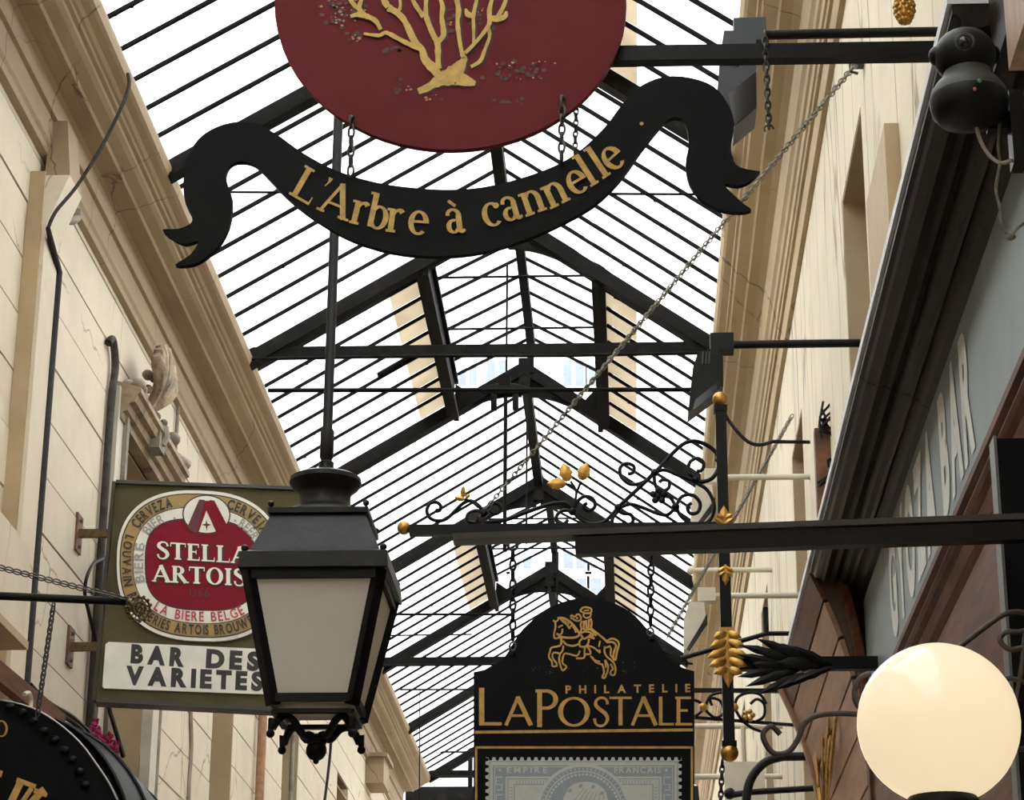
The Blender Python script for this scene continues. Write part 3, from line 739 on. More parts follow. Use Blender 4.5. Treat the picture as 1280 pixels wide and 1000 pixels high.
# ================================================================== STAMP DEALER'S SIGN
YPST = 8.6; pp_ = YP(YPST)
sp = thing('hanging_sign', 'black arched stamp shop sign with gilt horse and rider, hung on two chains', 'sign', P(730,1180,Y=YPST))
arc = [(592,840)] + smooth_path([(592,840),(612,835),(630,822),(642,803),(655,785),(680,764),(705,752),(733,747),(762,752),(788,765),(808,785),(822,803),(835,822),(850,833),(868,839)],3)[1:]
bd = MB().slab(arc + [(868,1215),(592,1215)], pp_, .03).build('board', SIGNBLK, sp)
gl = MB(); OPT = Serif(.135, .085, 0)
for c, x0, x1, yb, h in (('L',595,631,907,47),('A',630,668,907,36),('P',668,700,909,47),('O',697,739,908,36),('S',741,763,908,36),('T',761,791,907,36),('A',788,824,907,36),('L',821,845,907,36),('E',843,868,907,36)):
    pol, wd = OPT.glyph(c); k = (x1-x0)/wd
    gl = MB()
    for n_, pg in enumerate(pol): gl.flat([(x0+u*k, yb-v*h) for u, v in pg], pp_, .003 + 8e-5*n_)
    gl.build('letter', GOLD, bd)
text_px(None, 'PHILATELIE', 707, 867, 863, 865, 9.5, pp_, .003, bold=.03, gap=.7, each=(GOLD, bd))
ln = MB(); ln.stroke([(594,915.5),(866,912.5)], 3.6, pp_, .003); ln.build('gilt_rule', GOLD, bd)
ln = MB()
for pts in ([(594,934.5),(866,934.5)], [(595.2,933),(595.2,1208)], [(864.8,933),(864.8,1208)], [(594,1207),(866,1207)]): ln.stroke(pts, 2.8, pp_, .003)
ln.build('gilt_border', GOLD, bd)
hs = MB()   # horse and rider, outline strokes
HORSE = [([(330,285),(350,300),(355,350),(345,400),(340,440),(350,465),(385,460),(405,450)],9),([(330,285),(360,300),(385,275)],8),([(375,265),(420,262),(480,285),(530,330),(570,380),(595,420)],11),
 ([(405,270),(430,300),(470,330),(495,370),(500,340)],8),([(430,280),(445,300)],7),([(455,290),(465,315)],7),([(480,300),(487,330)],7),([(510,330),(520,350)],7),([(530,350),(550,380),(560,410)],8),([(385,360),(400,345),(430,335)],8),([(425,370),(420,410),(400,430)],9),
 ([(365,420),(385,430),(405,450),(480,460),(560,455),(600,425)],11),([(405,450),(415,490),(410,530)],12),([(430,490),(470,530),(540,540),(590,520)],10),
 ([(410,535),(370,548),(315,560),(300,600),(288,650),(320,700),(325,742),(365,742),(362,710),(330,670),(325,625),(350,608),(395,618)],9),
 ([(435,540),(425,590),(400,625),(392,680),(405,740),(428,788),(465,750),(430,720),(425,680),(445,620),(500,625),(570,640),(600,590)],9),
 ([(600,420),(640,400),(700,405),(740,440)],9),([(610,430),(640,470),(690,450),(745,470)],10),([(690,450),(700,430),(740,465)],8),([(690,470),(680,520),(650,550),(600,545),(595,500),(620,470)],10),
 ([(650,550),(645,600),(640,660),(560,665)],9),([(660,540),(690,570),(705,620),(650,625)],10),([(680,540),(740,560),(800,610),(790,580)],9),
 ([(725,380),(780,420),(840,470),(880,510)],10),([(705,640),(740,680),(800,700)],9),([(720,650),(760,705),(830,730)],9),([(800,490),(790,550)],8),
 ([(870,495),(910,470),(960,480),(990,520),(970,600),(955,680),(935,670),(940,600),(960,540),(930,505),(880,505)],10),([(890,540),(910,570),(905,630),(930,660)],9),([(850,545),(845,600),(870,650),(930,700),(955,760),(945,830),(905,825),(912,790),(930,770),(905,720)],9),
 ([(850,680),(880,740),(875,800),(860,830),(850,858),(822,855),(840,810),(835,760),(825,735)],9),([(850,680),(860,760)],7),([(860,560),(900,545)],8),
 ([(600,190),(630,158),(670,155),(712,170),(710,205),(680,215),(640,210),(600,190)],9),([(640,190),(690,185)],7),([(640,215),(635,240),(660,262),(700,250),(712,215)],8),([(505,250),(520,235),(545,250),(575,225),(600,235),(610,270),(585,292),(550,285),(530,270),(505,262)],9),([(560,260),(580,265)],10),
 ([(620,290),(605,330),(615,370),(600,420)],9),([(640,290),(635,380)],10),([(660,285),(665,375)],10),([(690,275),(685,370)],10),([(705,265),(718,310),(712,360),(730,385)],9),([(640,380),(690,375),(720,385),(765,440)],10)]
for pts, wd in HORSE:
    hs.stroke(smooth_path([(650+x/8, 740+y/8) for x, y in pts], 3), wd*.165*1.5, pp_, .003 + 6e-5*(len(hs.f) % 31))
for k in range(40):
    x = random.uniform(664,796); y = random.gauss(833,5); r = random.uniform(.3,.8)
    hs.flat(ell(x, y, r*1.6, r, 6), pp_, .003, 1)
hs.build('horse_and_rider', [GOLD, BRASS], bd)
# postage stamp panel with perforated edge
edge = []
x0s, x1s, y0s, y1s = 607, 852, 947, 1192; pn = 28
def perf(ax, ay, bx, by, nx, ny):
    out = []
    for i in range(pn):
        for f, dpt in ((.0,0),(.40,0),(.48,1.0),(.70,1.35),(.92,1.0)):
            t = (i+f)/pn; out.append((ax+(bx-ax)*t+nx*dpt*3.2, ay+(by-ay)*t+ny*dpt*3.2))
    return out
edge = perf(x0s,y0s,x1s,y0s,0,1) + perf(x1s,y0s,x1s,y1s,-1,0) + perf(x1s,y1s,x0s,y1s,0,-1) + perf(x0s,y1s,x0s,y0s,1,0)
st = MB().slab(edge, pp_, .004, .005).build('stamp_panel', STAMPL, bd)
sm = MB()
def frame(x0, y0, x1, y1, w, mi=0, o=.0065):
    for q in ([(x0,y0),(x1,y0)],[(x1,y0),(x1,y1)],[(x1,y1),(x0,y1)],[(x0,y1),(x0,y0)]): sm.stroke(q, w, pp_, o, mi)
sm.flat([(616,957),(843,957),(843,1182),(616,1182)], pp_, .006, 0)
frame(612,952.5,847,1187,1.0); frame(618.5,959,840.5,1180,1.0,1,.007)
sm.flat([(632,971),(827,971),(827,1168),(632,1168)], pp_, .0066, 1)
frame(635,974,824,1165,1.0,0,.0072); frame(643,981,816,1158,1.2,0,.0072)
for i in range(46):
    x = 646 + i*3.7; sm.stroke([(x,975.5),(x,980)], 1.0, pp_, .0073, 0)
for y in range(985,1160,4):
    sm.stroke([(637,y),(641,y)], 1.0, pp_, .0073, 0); sm.stroke([(818,y),(822,y)], 1.0, pp_, .0073, 0)
for k in range(9):      # key pattern down both sides
    y = 972 + k*22
    for xs in (619.5, 829): sm.stroke([(xs+9,y),(xs+1,y),(xs+1,y+9),(xs+8,y+9),(xs+8,y+16),(xs+2,y+16)], 1.5, pp_, .0074, 1)
CX, CY = 729, 1015
sm.flat(ell(CX,CY,59,60,48), pp_, .0078, 1); sm.flat(ell(CX,CY,55,56,48), pp_, .0081, 0); sm.flat(ell(CX,CY,50,51,48), pp_, .0084, 1); 
sm.flat(ell(CX,CY,48.5,49.5,48), pp_, .0087, 0)
for k in range(64):
    a = 2*PI*k/64; sm.stroke([(CX+51*math.cos(a),CY+52*math.sin(a)),(CX+54*math.cos(a),CY+55*math.sin(a))], 1.2, pp_, .0086, 1)
for k in range(60):
    a = 2*PI*k/60; sm.flat(ell(CX+45.5*math.cos(a),CY+46.5*math.sin(a),1.7,1.7,8), pp_, .009, 1)
# laureate head in profile
head = smooth_path([(706,1050),(712,1038),(703,1030),(702,1018),(708,1012),(704,1000),(709,990),(712,984),(722,979),(738,978),(752,984),(759,996),(760,1012),(752,1028),(748,1040),(756,1052),(730,1062),(706,1050)],3)
sm.flat(head[:-1], pp_, .0092, 1)
for k in range(9):
    a = math.radians(200 + k*19); x, y = 731+24*math.cos(a), 1000+17*math.sin(a)
    sm.flat([(x-3,y+1),(x,y-3),(x+3.5,y-1.5),(x+1,y+2)], pp_, .0095, 0 if k % 2 else 1)
for k in range(7): sm.stroke(smooth_path([(716+k*6,1006+k),(722+k*5.5,996),(730+k*4,986+k*1.5)],3), .8, pp_, .0096, 0)
text_px(sm, 'EMPIRE', 634, 966.5, 684, 966.5, 7, pp_, .0075, bold=.02, gap=.3, mi=1)
text_px(sm, 'FRANCAIS', 768, 966.5, 826, 966.5, 7, pp_, .0075, bold=.02, gap=.2, mi=1)
for x in (625, 833): sm.flat(ell(x,963,1.8,1.8,8), pp_, .0075, 1)
sm.build('stamp_print', [STAMPB, STAMPL], st)
# bracket: post, top bar, scrolls, wall arm
pst = MB(); a, c = P(906,512,Y=YPST-.0), P(907,930,Y=YPST)
xpost = P(906,720,Y=YPST).x
pst.box((xpost-.021,YPST-.021,c.z),(xpost+.021,YPST+.021,a.z))
pst.box((xpost-.026,YPST-.026,a.z-.01),(xpost+.026,YPST+.026,a.z+.012)); pst.box((xpost-.027,YPST-.027,c.z-.012),(xpost+.027,YPST+.027,c.z+.008))
pst.build('post', BLACK, sp)
bz = P(600,662,Y=YPST).z
br = MB(); br.box((P(512,660,Y=YPST).x,YPST-.018,bz-.022),(xpost,YPST+.018,bz+.018)); br.build('top_bar', BLACK, sp)
ba = MB(); az = P(1000,830,Y=YPST).z; ba.box((xpost,YPST-.02,az-.024),(XR,YPST+.02,az+.024)); ba.build('wall_arm', BLACK, sp)
for (cx, cy, r) in ((505,660,.027),(907,499,.03),(907,941,.034)):
    p = P(cx,cy,Y=YPST); x = xpost if cx > 800 else p.x
    MB().ball((x,YPST,p.z), r, 20, 14).build('gilt_ball', GOLDL, sp, smooth=60)
def zz(p): return P(500+p[0]/3.048, 540+p[1]/3.048, Y=YPST)
SCR = [[(135,298),(150,300),(155,282),(140,268),(115,272),(102,298),(112,325),(140,338),(175,332),(210,300),(240,272),(270,262),(300,280),(318,305)],
 [(318,305),(285,300),(258,315),(260,340),(285,345),(296,330)],[(320,300),(345,275),(375,275),(383,300),(360,312),(345,300)],
 [(325,345),(400,335),(470,310),(540,285),(600,270),(640,275),(657,303)],[(657,303),(620,300),(597,320),(600,345),(625,350),(640,335)],
 [(657,300),(675,265),(705,245),(735,255),(742,285),(720,300),(700,285),(712,270)],[(665,310),(690,335),(730,350),(780,340),(820,300),(835,285)],
 [(832,300),(850,310),(880,315),(888,340),(870,352),(850,340)],[(832,300),(812,325),(808,345)],
 [(832,285),(900,222),(970,155),(1060,60),(1110,35),(1160,45),(1205,80),(1215,130),(1190,175),(1150,190),(1120,185)],
 [(970,155),(930,190),(880,200),(845,175),(838,140),(860,120),(890,130),(888,155),(868,160)],[(975,152),(1010,145),(1060,165),(1120,185)],
 [(1125,180),(1100,150),(1105,115),(1135,100),(1157,120),(1150,145),(1130,150)],[(968,165),(972,200),(990,235)],[(990,230),(1022,215),(1025,188),(1000,182),(988,192)],[(995,245),(1030,250),(1050,285)],
 [(845,285),(880,275),(930,290),(980,310),(1020,315),(1050,285)],[(1055,275),(1075,245),(1115,240),(1143,270),(1135,305),(1105,310),(1095,285),(1110,270)],
 [(1130,195),(1170,220),(1195,270),(1190,320),(1160,350),(1110,350),(1070,320),(1055,290)]]
for i, pts in enumerate(SCR):
    q = [zz(p) for p in smooth_path(pts, 4)]; n = len(q); thick = .0085 if i in (3, 9) else .0075
    MB().tube(q, [thick*(1.25 if (k < 3 and i in (0,10,12)) else 1) for k in range(n)], 7).build('scroll', BLACKM, sp, smooth=60)
for p in ((318,310),(657,303),(832,288),(970,155),(1125,183),(1050,285),(1215,105)): MB().ball(zz(p), .016, 10, 8).build('collar', BLACKM, sp, smooth=60)
ro = MB(); c = zz((985,245))
for k in range(5):
    a = 2*PI*k/5+.3; ro.ball(c + V((.022*math.cos(a),-.005,.022*math.sin(a))), .014, 8, 6, (1,.6,1))
ro.ball(c, .014, 8, 6); ro.build('rosette', BLACKM, sp, smooth=60)
def leaf(mb, base, d, length, width, pl_n=V((0,-1,0)), curl=.25, k=7, mi=0):
    """solid veined leaf: serrated outline folded on its midrib"""
    d = V(d).normalized(); sd = d.cross(pl_n).normalized(); base = V(base)
    mid = []; le = []; ri = []
    for i in range(k+1):
        t = i/k; wv = width*(math.sin(PI*min(1,t*.93+.07))**.8)*(1 + (.12 if i % 2 else -.1))*(1 if t < .99 else 0)
        c = base + d*length*t + pl_n*(curl*length*(t*(1-t)))
        mid.append(c + pl_n*.002); le.append(c - sd*wv/2 - pl_n*.12*wv); ri.append(c + sd*wv/2 - pl_n*.12*wv)
    vs = mid + le + ri; n = k+1; fs = []
    for i in range(k): fs += [(i,i+1,n+i+1,n+i),(i,2*n+i,2*n+i+1,i+1)]
    b0 = len(vs); vs = vs + [p - pl_n*.005 for p in vs]
    fs += [tuple(b0+j for j in f[::-1]) for f in fs]
    for i in range(k): fs += [(n+i,n+i+1,b0+n+i+1,b0+n+i),(2*n+i+1,2*n+i,b0+2*n+i,b0+2*n+i+1)]
    mb.add(vs, fs, mi)
def dirpx(a, b): return (zz(b) - zz(a))
for a, b, wd in (((632,200),(560,200),.036),((640,190),(622,122),.040),((690,185),(712,122),.040),((245,260),(208,250),.018),((240,255),(242,208),.016),((250,255),(268,240),.012)):
    m = MB(); d = dirpx(a, b); leaf(m, zz(a)+V((0,-.012,0)), d, d.length, wd*1.25); m.build('gilt_leaf', GOLDL, sp, smooth=40)
sm2 = MB(); 
for pts in ([(660,290),(672,240),(665,215),(640,200)],[(672,235),(690,190)],[(668,215),(650,190)],[(300,290),(270,265),(245,258)]): sm2.tube([zz(p)+V((0,-.006,0)) for p in smooth_path(pts,4)], .005, 6)
sm2.build('leaf_stem', BLACKM, sp, smooth=60)
def acanthus(px, ya, yb, wpx, up, name='gilt_acanthus'):
    m = MB(); A, B = P(px,ya,Y=YPST), P(px,yb,Y=YPST); A.x = B.x = xpost + .002; A.y = B.y = YPST-.026
    H = (A-B).length; W = wpx/2928*9.6; s = 1 if up else -1
    O = B if up else A
    leaf(m, O, (0,0,s), H, W*.42, curl=.05)
    for k in range(5 if H > .2 else 2):
        big = H > .2; t = (.04,.18,.34,.50,.66)[k] if big else .12 + .2*k
        ln_ = W*(.36,.46,.54,.50,.36)[k] if big else W*(.54-.05*k)
        for sd in (-1, 1):
            p = O + V((0,0,s*H*t)); d = V((sd*(1.0 if big else 1.0-.16*k),-.12,s*(.42 if big else .7))); leaf(m, p, d, ln_, W*(.19 if big else .26), curl=.45, k=5)
    m.build(name, GOLDL, sp, smooth=45)
    return
acanthus(906,634,662,26,True); acanthus(906,708,682,22,False); acanthus(906,790,862,50,False)
pl2 = MB(); pl2.box((xpost-.024,YPST-.026,P(906,800,Y=YPST).z),(xpost+.024,YPST-.018,P(906,786,Y=YPST).z)); pl2.build('gilt_strap', GOLDL, sp)
lf = MB()    # black leaves sheathing the wall arm
for bx, by, ex, ey, wd in ((1000,828,924,806,.035),(985,832,922,818,.03),(980,836,922,846,.032),(1000,836,932,858,.035),(1015,828,945,798,.035),(1020,824,962,804,.035),(1005,842,948,868,.035),(1020,840,968,862,.032),(1040,830,978,806,.03),(1040,834,985,856,.028),(990,830,940,830,.04),(1030,831,970,828,.05)):
    a, b = P(bx,by,Y=YPST-.03), P(ex,ey,Y=YPST-.05); leaf(lf, a, b-a, (b-a).length, wd, curl=.25)
lf.build('acanthus_leaf', BLACKM, sp, smooth=40)
for px, xb, ya, yb, n in ((641,641,688,800,9),(814,813,694,782,7)):
    chain_links(sp, P(px,ya,Y=YPST), P(xb,yb,Y=YPST), n, .0115, .0235, .0048, BLACKM)
    e = MB(); p = P(px,682,Y=YPST); e.tube([p+V((.018*math.cos(t),0,.018*math.sin(t))) for t in [2*PI*k/12 for k in range(12)]], .006, 6, closed=True); e.build('ring', BLACKM, sp, smooth=60)
    e = MB(); p = P(xb,yb+8,Y=YPST-.02); e.tube([p+V((.012*math.cos(t),0,.016*math.sin(t))) for t in [2*PI*k/12 for k in range(12)]], .004, 6, closed=True); e.ball(P(xb,yb+16,Y=YPST-.006), .010, 8, 6); e.build('eye_bolt', CHAIN, sp, smooth=60)
# guy chain from the bar up to the right wall
a, b = P(600,645,Y=YPST), P(1078,72,X=XR-.005)
gc = thing('guy_chain', 'long pale double chain stretched diagonally from the black scroll bar to the right wall', 'chain', a)
for off in (V((0,0,0)), V((.012,-.02,.018))):
    m = MB(); chain_links(gc, a, b+off, 130, .0075, .012, .0032, CHAINL, as_mesh=m); m.build('strand', CHAINL, gc, smooth=60)
hk = MB(); hk.box((XR-.03,b.y-.04,b.z-.03),(XR,b.y+.04,b.z+.03)); hk.tube([b+V((-.02,0,0)), b+V((-.05,0,-.02)), b+V((-.05,0,-.06)), b+V((-.02,0,-.07))], .006, 6); hk.build('wall_hook', CHAIN, gc)

# ================================================================== BEER SIGN
p0 = P(140,665,Y=11.5); t10 = math.radians(10)
ps = Plane(p0, (math.sin(t10), -math.cos(t10), 0))
bs = thing('beer_sign', 'olive box sign with a crimson oval beer label above a white name panel', 'sign', ps.at(250,880))
bx = MB().slab([(145,603),(390,612),(372,889),(120,876)], ps, .10).build('sign_case', OLIVE, bs)
fr = MB()
for q in ([(145,604.5),(390,613.5)],[(143.5,603),(121.5,876)],[(120,873.5),(372,886.5)],[(388,612),(371,888)]): fr.stroke(q, 6.5, ps, .012)
fr2 = MB(); 
for (a, b2) in (((145,603),(390,612)),((145,603),(120,876)),((120,876),(372,889)),((390,612),(372,889))):
    fr2.beam(ps.at(*a,-.04), ps.at(*b2,-.04), .12, .018, up=(0,0,1) if abs(a[1]-b2[1]) < 50 else (1,0,0))
fr2.build('case_rim', mat('dark_olive_rim', (.045,.042,.028), .4, var=.1), bx)
def sup(cx, cy, rx, ry, e=2.5, n=64, shear=.035):
    out = []
    for i in range(n):
        a = 2*PI*i/n; c, s = math.cos(a), math.sin(a); x = cx+rx*math.copysign(abs(c)**(2/e), c)
        out.append((x, cy-ry*math.copysign(abs(s)**(2/e), s)+shear*(x-cx)))
    return out
CX, CY = 250, 708.5
lb = MB().slab(sup(CX,CY,104,94), ps, .03, .02).build('label_disc', WHITE, bs)
pr = MB()
pr.flat(sup(CX,CY,100.5,90), ps, .0215, 1); pr.flat(sup(CX,CY,99,88.5), ps, .0225, 2); pr.flat(sup(CX,CY,84,73), ps, .0235, 1); pr.flat(sup(CX,CY,83,72), ps, .0245, 0)
pr.flat(sup(CX+1,CY-1,70,57.5,3.0), ps, .0255, 1); pr.flat(sup(CX+1,CY-1,68.5,56,3.0), ps, .0265, 3)
pr.flat(sup(258,645,30,24.5,2.0,40,.02), ps, .0275, 1); pr.flat(sup(258,645,28.5,23,2.0,40,.02), ps, .0285, 0)
pr.flat([(240,666),(252,628),(265,628),(280,664),(270,667),(258,640),(248,668)], ps, .0295, 3)
pr.flat([(234,661),(249,626.5),(256,627),(246,668),(239,666)], ps, .0298, 6); pr.flat([(262,627),(268,628),(284,659),(276,666),(270,667)], ps, .0298, 3)
pr.flat([(258,652),(259.3,656.5),(264,658),(259.5,659.5),(258.5,666),(257,659.5),(252,658),(256.8,656.5)], ps, .0300, 6)
text_ring(pr, 'CERVEZA', CX, CY, 91.5, 80.5, 2.5, 150, 108, 12, ps, .0300, 1, .03, shear=.035)
text_ring(pr, 'CERVEJA', CX, CY, 91.5, 80.5, 2.5, 73, 28, 12, ps, .0300, 1, .03, shear=.035)
text_ring(pr, 'LOUVAIN', CX, CY, 91.5, 80.5, 2.5, 160, 196, 10.5, ps, .0300, 1, .025, shear=.035)
text_ring(pr, 'BRASSERIES ARTOIS BROUWERIJ', CX, CY, 91.5, 80.5, 2.5, 203, 322, 11.5, ps, .0300, 1, .03, shear=.035)
text_ring(pr, 'BIERE', CX, CY, 76.5, 64.5, 2.6, 196, 164, 11, ps, .0300, 4, .012, shear=.035)
text_ring(pr, 'BIER', CX, CY, 76.5, 64.5, 2.6, 149, 121, 11, ps, .0300, 4, .012, shear=.035)
text_ring(pr, 'BEER', CX, CY, 76.5, 64.5, 2.6, 55, 28, 11, ps, .0300, 4, .012, shear=.035)
text_ring(pr, 'LA BIERE BELGE', CX, CY, 77, 64, 2.6, 229, 308, 11.5, ps, .0300, 5, .012, shear=.035)
for (x, y) in ((218,650),(178,682),(294,653),(225,632),(288,632)): pr.flat(ell(x,y,1.5,1.5,8), ps, .030, 4)
SB = Serif(.20, .085, .07)
for dxy, o, mi, ff in (((1.4,1.4), .0302, 1, Serif(.24,.13,.09)), ((0,0), .0312, 0, SB)):
    dx, dy = dxy
    serif_line(pr, 'STELLA', 196+dx, 700+dy, 311+dx, 707+dy, 21, ps, o, ff, .03, mi)
    serif_line(pr, 'ARTOIS', 191+dx, 729+dy, 308+dx, 734.5+dy, 21, ps, o, ff, .05, mi)
text_px(pr, '1366', 237, 747, 261, 748, 9, ps, .0302, bold=.01, mi=6)
pr.build('label_print', [WHITE, INK, GOLDRING, CRIMSON, GREYINK, REDINK, mat('deep_crimson_print', (.13,.012,.028), .5)], lb)
npn = MB().slab([(136,803),(374,814),(368,870),(130,861),(128,858),(132,806)], ps, .02, .012).build('name_panel', WHITE, bs)
text_px(None, 'BAR', 163, 828, 230, 833, 20.5, ps, .0135, bold=.06, gap=.2, each=(INK, npn)); text_px(None, 'DES', 257, 834, 324, 838, 20.5, ps, .0135, bold=.06, gap=.2, each=(INK, npn))
text_px(None, 'VARIETES', 157, 855, 328, 863, 20.5, ps, .0135, bold=.06, gap=.18, each=(INK, npn))
for yy in (664, 806):
    m = MB(); q = ps.at(137 if yy < 700 else 126, yy, -.04); m.box((XL,q.y-.012,q.z-.022),(q.x+.03,q.y+.012,q.z+.022)); m.build('bracket', BRASS, bs)
    m = MB(); m.box((XL-.002,q.y-.06,q.z-.10),(XL+.012,q.y+.06,q.z+.10))
    for s in (-1, 1): m.ball((XL+.014,q.y,q.z+s*.07), .012, 8, 6)
    m.build('wall_plate', TERRA, bs)

# ================================================================== HANGING LANTERN
YL = 7.22; ax = P(403,720,Y=YL).x
def lz(y): return P(402,y,Y=YL).z
lm = thing('hanging_lantern', 'black square street lantern with frosted panes hung on a long rod', 'lamp', (ax,YL,lz(945)))
k1 = 1/F*YL*1.105       # metres per pixel at the lantern
zt, zb = lz(735), lz(888); ht, hb_ = .205, .124
hd = MB()
def ring4(h, z): return [(ax-h,YL-h,z),(ax+h,YL-h,z),(ax+h,YL+h,z),(ax-h,YL+h,z)]
def frust(mb, prof, cap=True):
    b = len(mb.v); vs = [p for h, z in prof for p in ring4(h, z)]; fs = []
    for i in range(len(prof)-1):
        for j in range(4): fs.append((i*4+j, i*4+(j+1)%4, i*4+4+(j+1)%4, i*4+4+j))
    if cap: fs += [(3,2,1,0), tuple(len(prof)*4-4+j for j in range(4))]
    mb.add(vs, fs)
zh = lz(716)
frust(hd, [(.222,zh-.05),(.235,zh-.045),(.232,zh+.006),(.205,zh+.018),(.150,lz(660)),(.160,lz(660)+.004),(.160,lz(652)),(.11,lz(650))])
hd.build('hood', LAMPMETAL, lm)
for sx in (-1, 1):
    for sy in (-1, 1):
        MB().ball((ax+sx*.152,YL+sy*.152,lz(650)+.008), .011, 8, 6).build('hood_finial', LAMPMETAL, lm, smooth=60)
        MB().ball((ax+sx*.218,YL+sy*.218,zh+.02), .012, 8, 6).build('hood_finial', LAMPMETAL, lm, smooth=60)
ch = MB(); z0 = lz(652)
ch.lathe([(.155,z0),(.150,z0+.012),(.115,z0+.028),(.095,z0+.036),(.085,z0+.05),(.083,z0+.085),(.09,z0+.098),(.108,z0+.112),(.118,z0+.128),(.116,z0+.143),(.10,z0+.152),(.06,z0+.163),(.03,z0+.168),(.024,z0+.19),(.026,z0+.20),(.012,z0+.21)], (ax,YL,0), 28)
ch.build('chimney', LAMPMETAL, lm, smooth=35)
rd = MB(); zr = lz(612); rz = roofz(ax)-.08
rd.tube([(ax,YL,z0+.18),(ax,YL,zr+.03),(ax,YL,zr+.10),(ax,YL,zr+.11),(ax,YL,zr+.20),(ax,YL,zr+.21),(ax,YL,rz)], [.022,.022,.018,.023,.023,.0165,.0165], 10)
rd.build('hanging_rod', BLACKM, lm, smooth=50)
def corner(sx, sy, z):
    t = (z-zb)/(zt-zb); h = hb_ + (ht-hb_)*t; return V((ax+sx*h, YL+sy*h, z))
ORD = [(-1,-1),(1,-1),(1,1),(-1,1)]
for sx, sy in ORD:
    MB().beam(corner(sx,sy,zb-.01), corner(sx,sy,zt+.005), .034, .034, up=(1,1,0)).build('corner_bar', BLACK, lm)
for z, w_, h_ in ((zt-.008,.03,.036),(zb+.012,.026,.026),(zb-.028,.022,.014)):
    m = MB()
    for j in range(4): m.beam(corner(*ORD[j],z), corner(*ORD[(j+1)%4],z), w_, h_)
    m.build('frame_rail', BLACK, lm)
for j in range(4):
    a, b = ORD[j], ORD[(j+1)%4]; mid = (V((a[0]+b[0],a[1]+b[1],0))).normalized()*.003
    q = [corner(*a,zb+.02), corner(*b,zb+.02), corner(*b,zt-.02), corner(*a,zt-.02)]
    MB().hexa([p-mid for p in q], [p+mid for p in q]).build('frosted_pane', FROST, lm)
MB().hexa([corner(*o,zb-.002)+V((0,0,-.002)) for o in ORD], [corner(*o,zb-.002)+V((0,0,.002)) for o in ORD]).build('bottom_pane', FROST, lm)
zk = lz(938)
for sx, sy in ORD:
    c = corner(sx,sy,zb-.015); d = V((sx,sy,0))
    w_ = V((ax-c.x,YL-c.y,0)); pts = [c+V((0,0,-.066)), c+w_*.10+V((0,0,-.040)), c+w_*.26+V((0,0,-.022)), c+w_*.46+V((0,0,-.032)), c+w_*.68+V((0,0,-.070)), V((ax,YL,zk+.045))-w_*.14, V((ax,YL,zk+.01))]
    m = MB(); m.tube(smooth_path([tuple(p) for p in pts],4), .0125, 8); m.tube([c+V((0,0,-.04)), c+V((sx*.006,sy*.006,-.075))], [.016,.009], 8); m.ball(c+V((sx*.006,sy*.006,-.085)), .014, 8, 6)
    m.build('scroll_arm', BLACK, lm, smooth=60)
m = MB(); m.ball((ax,YL,zk), .033, 16, 12); m.lathe([(.03,zk+.02),(.034,zk+.03),(.034,zk+.04),(.02,zk+.05)], (ax,YL,0), 16); m.ball((ax,YL,zk-.034), .01, 8, 6); m.build('bottom_knob', BLACK, lm, smooth=60)

# ================================================================== RIGHT-HAND SHOPFRONTS
# near shop: dark cornice, grey fascia with lettering, wooden architrave
sf = thing('shop_cornice', 'dark varnished shop cornice with white top edge above the grey lettered fascia', 'cornice', (XR,6.5,4.0))
YN, YF = 4.55, 9.0
prof = [(.722,4.175),(.722,4.155),(.735,4.15),(.742,4.135),(.765,4.13),(.775,4.118),(.80,4.125),(.815,4.11),(.835,4.12),(.85,4.098),(.87,4.095),(.878,4.08),(.885,4.085),(.90,4.07),(.912,4.055),(.935,4.045),(XR,4.03)]
for a, b in ((YN,6.8),(6.8,YF)):
    MB().extrude(prof + [(XR,4.21),(.74,4.21)], a+.002, b-.002).build('moulded_board', WOODD, sf)
MB().box((.712,YN,4.178),(XR,YF+2.0,4.205)).build('white_edge', WHITEEDGE, sf)
fa = thing('fascia_board', 'grey blue fascia board lettered in pale grey under the dark cornice', 'sign', (XR-.02,7.0,3.56))
MB().box((XR-.022,YN-.4,3.555),(XR-.001,YF,4.04)).build('board', FASCIA, fa)
gy = MB(); H = capH(); s = 'GYOZA BAR'; zb2, zt2 = 3.650, 3.975; ya, yb = 8.06, 5.93
adv = [.42 if c == ' ' else bglyph(c,.05)[2]+.12 for c in s]; tot = sum(adv)-.12; k = (ya-yb)/tot; p = 0
for c, a in zip(s, adv):
    if c != ' ':
        vs, fs, wd = bglyph(c, .05); gy = MB(); gy.add([(XR-.0245, ya-(p+x)*k, zb2+y/H*(zt2-zb2)) for x, y in vs], fs); gy.build('letter', LETTERG, fa)
    p += a
ar = thing('architrave', 'striped reddish brown wooden moulding running below the grey fascia', 'moulding', (XR,7,3.2))
pro = [(XR,3.553),(.905,3.55),(.905,3.535),(.915,3.53),(.90,3.51),(.885,3.50),(.885,3.485),(.90,3.475),(.892,3.455),(.90,3.44),(.915,3.43),(.915,3.41),(.905,3.40),(.915,3.37),(.93,3.35),(.93,3.22),(XR,3.2)]
MB().extrude(pro, YN-.3, YF).build('moulding', WOODR, ar)
MB().box((.915,YN-.3,2.0),(XR-.002,YF,3.198)).build('transom_panel', WOODR, ar)
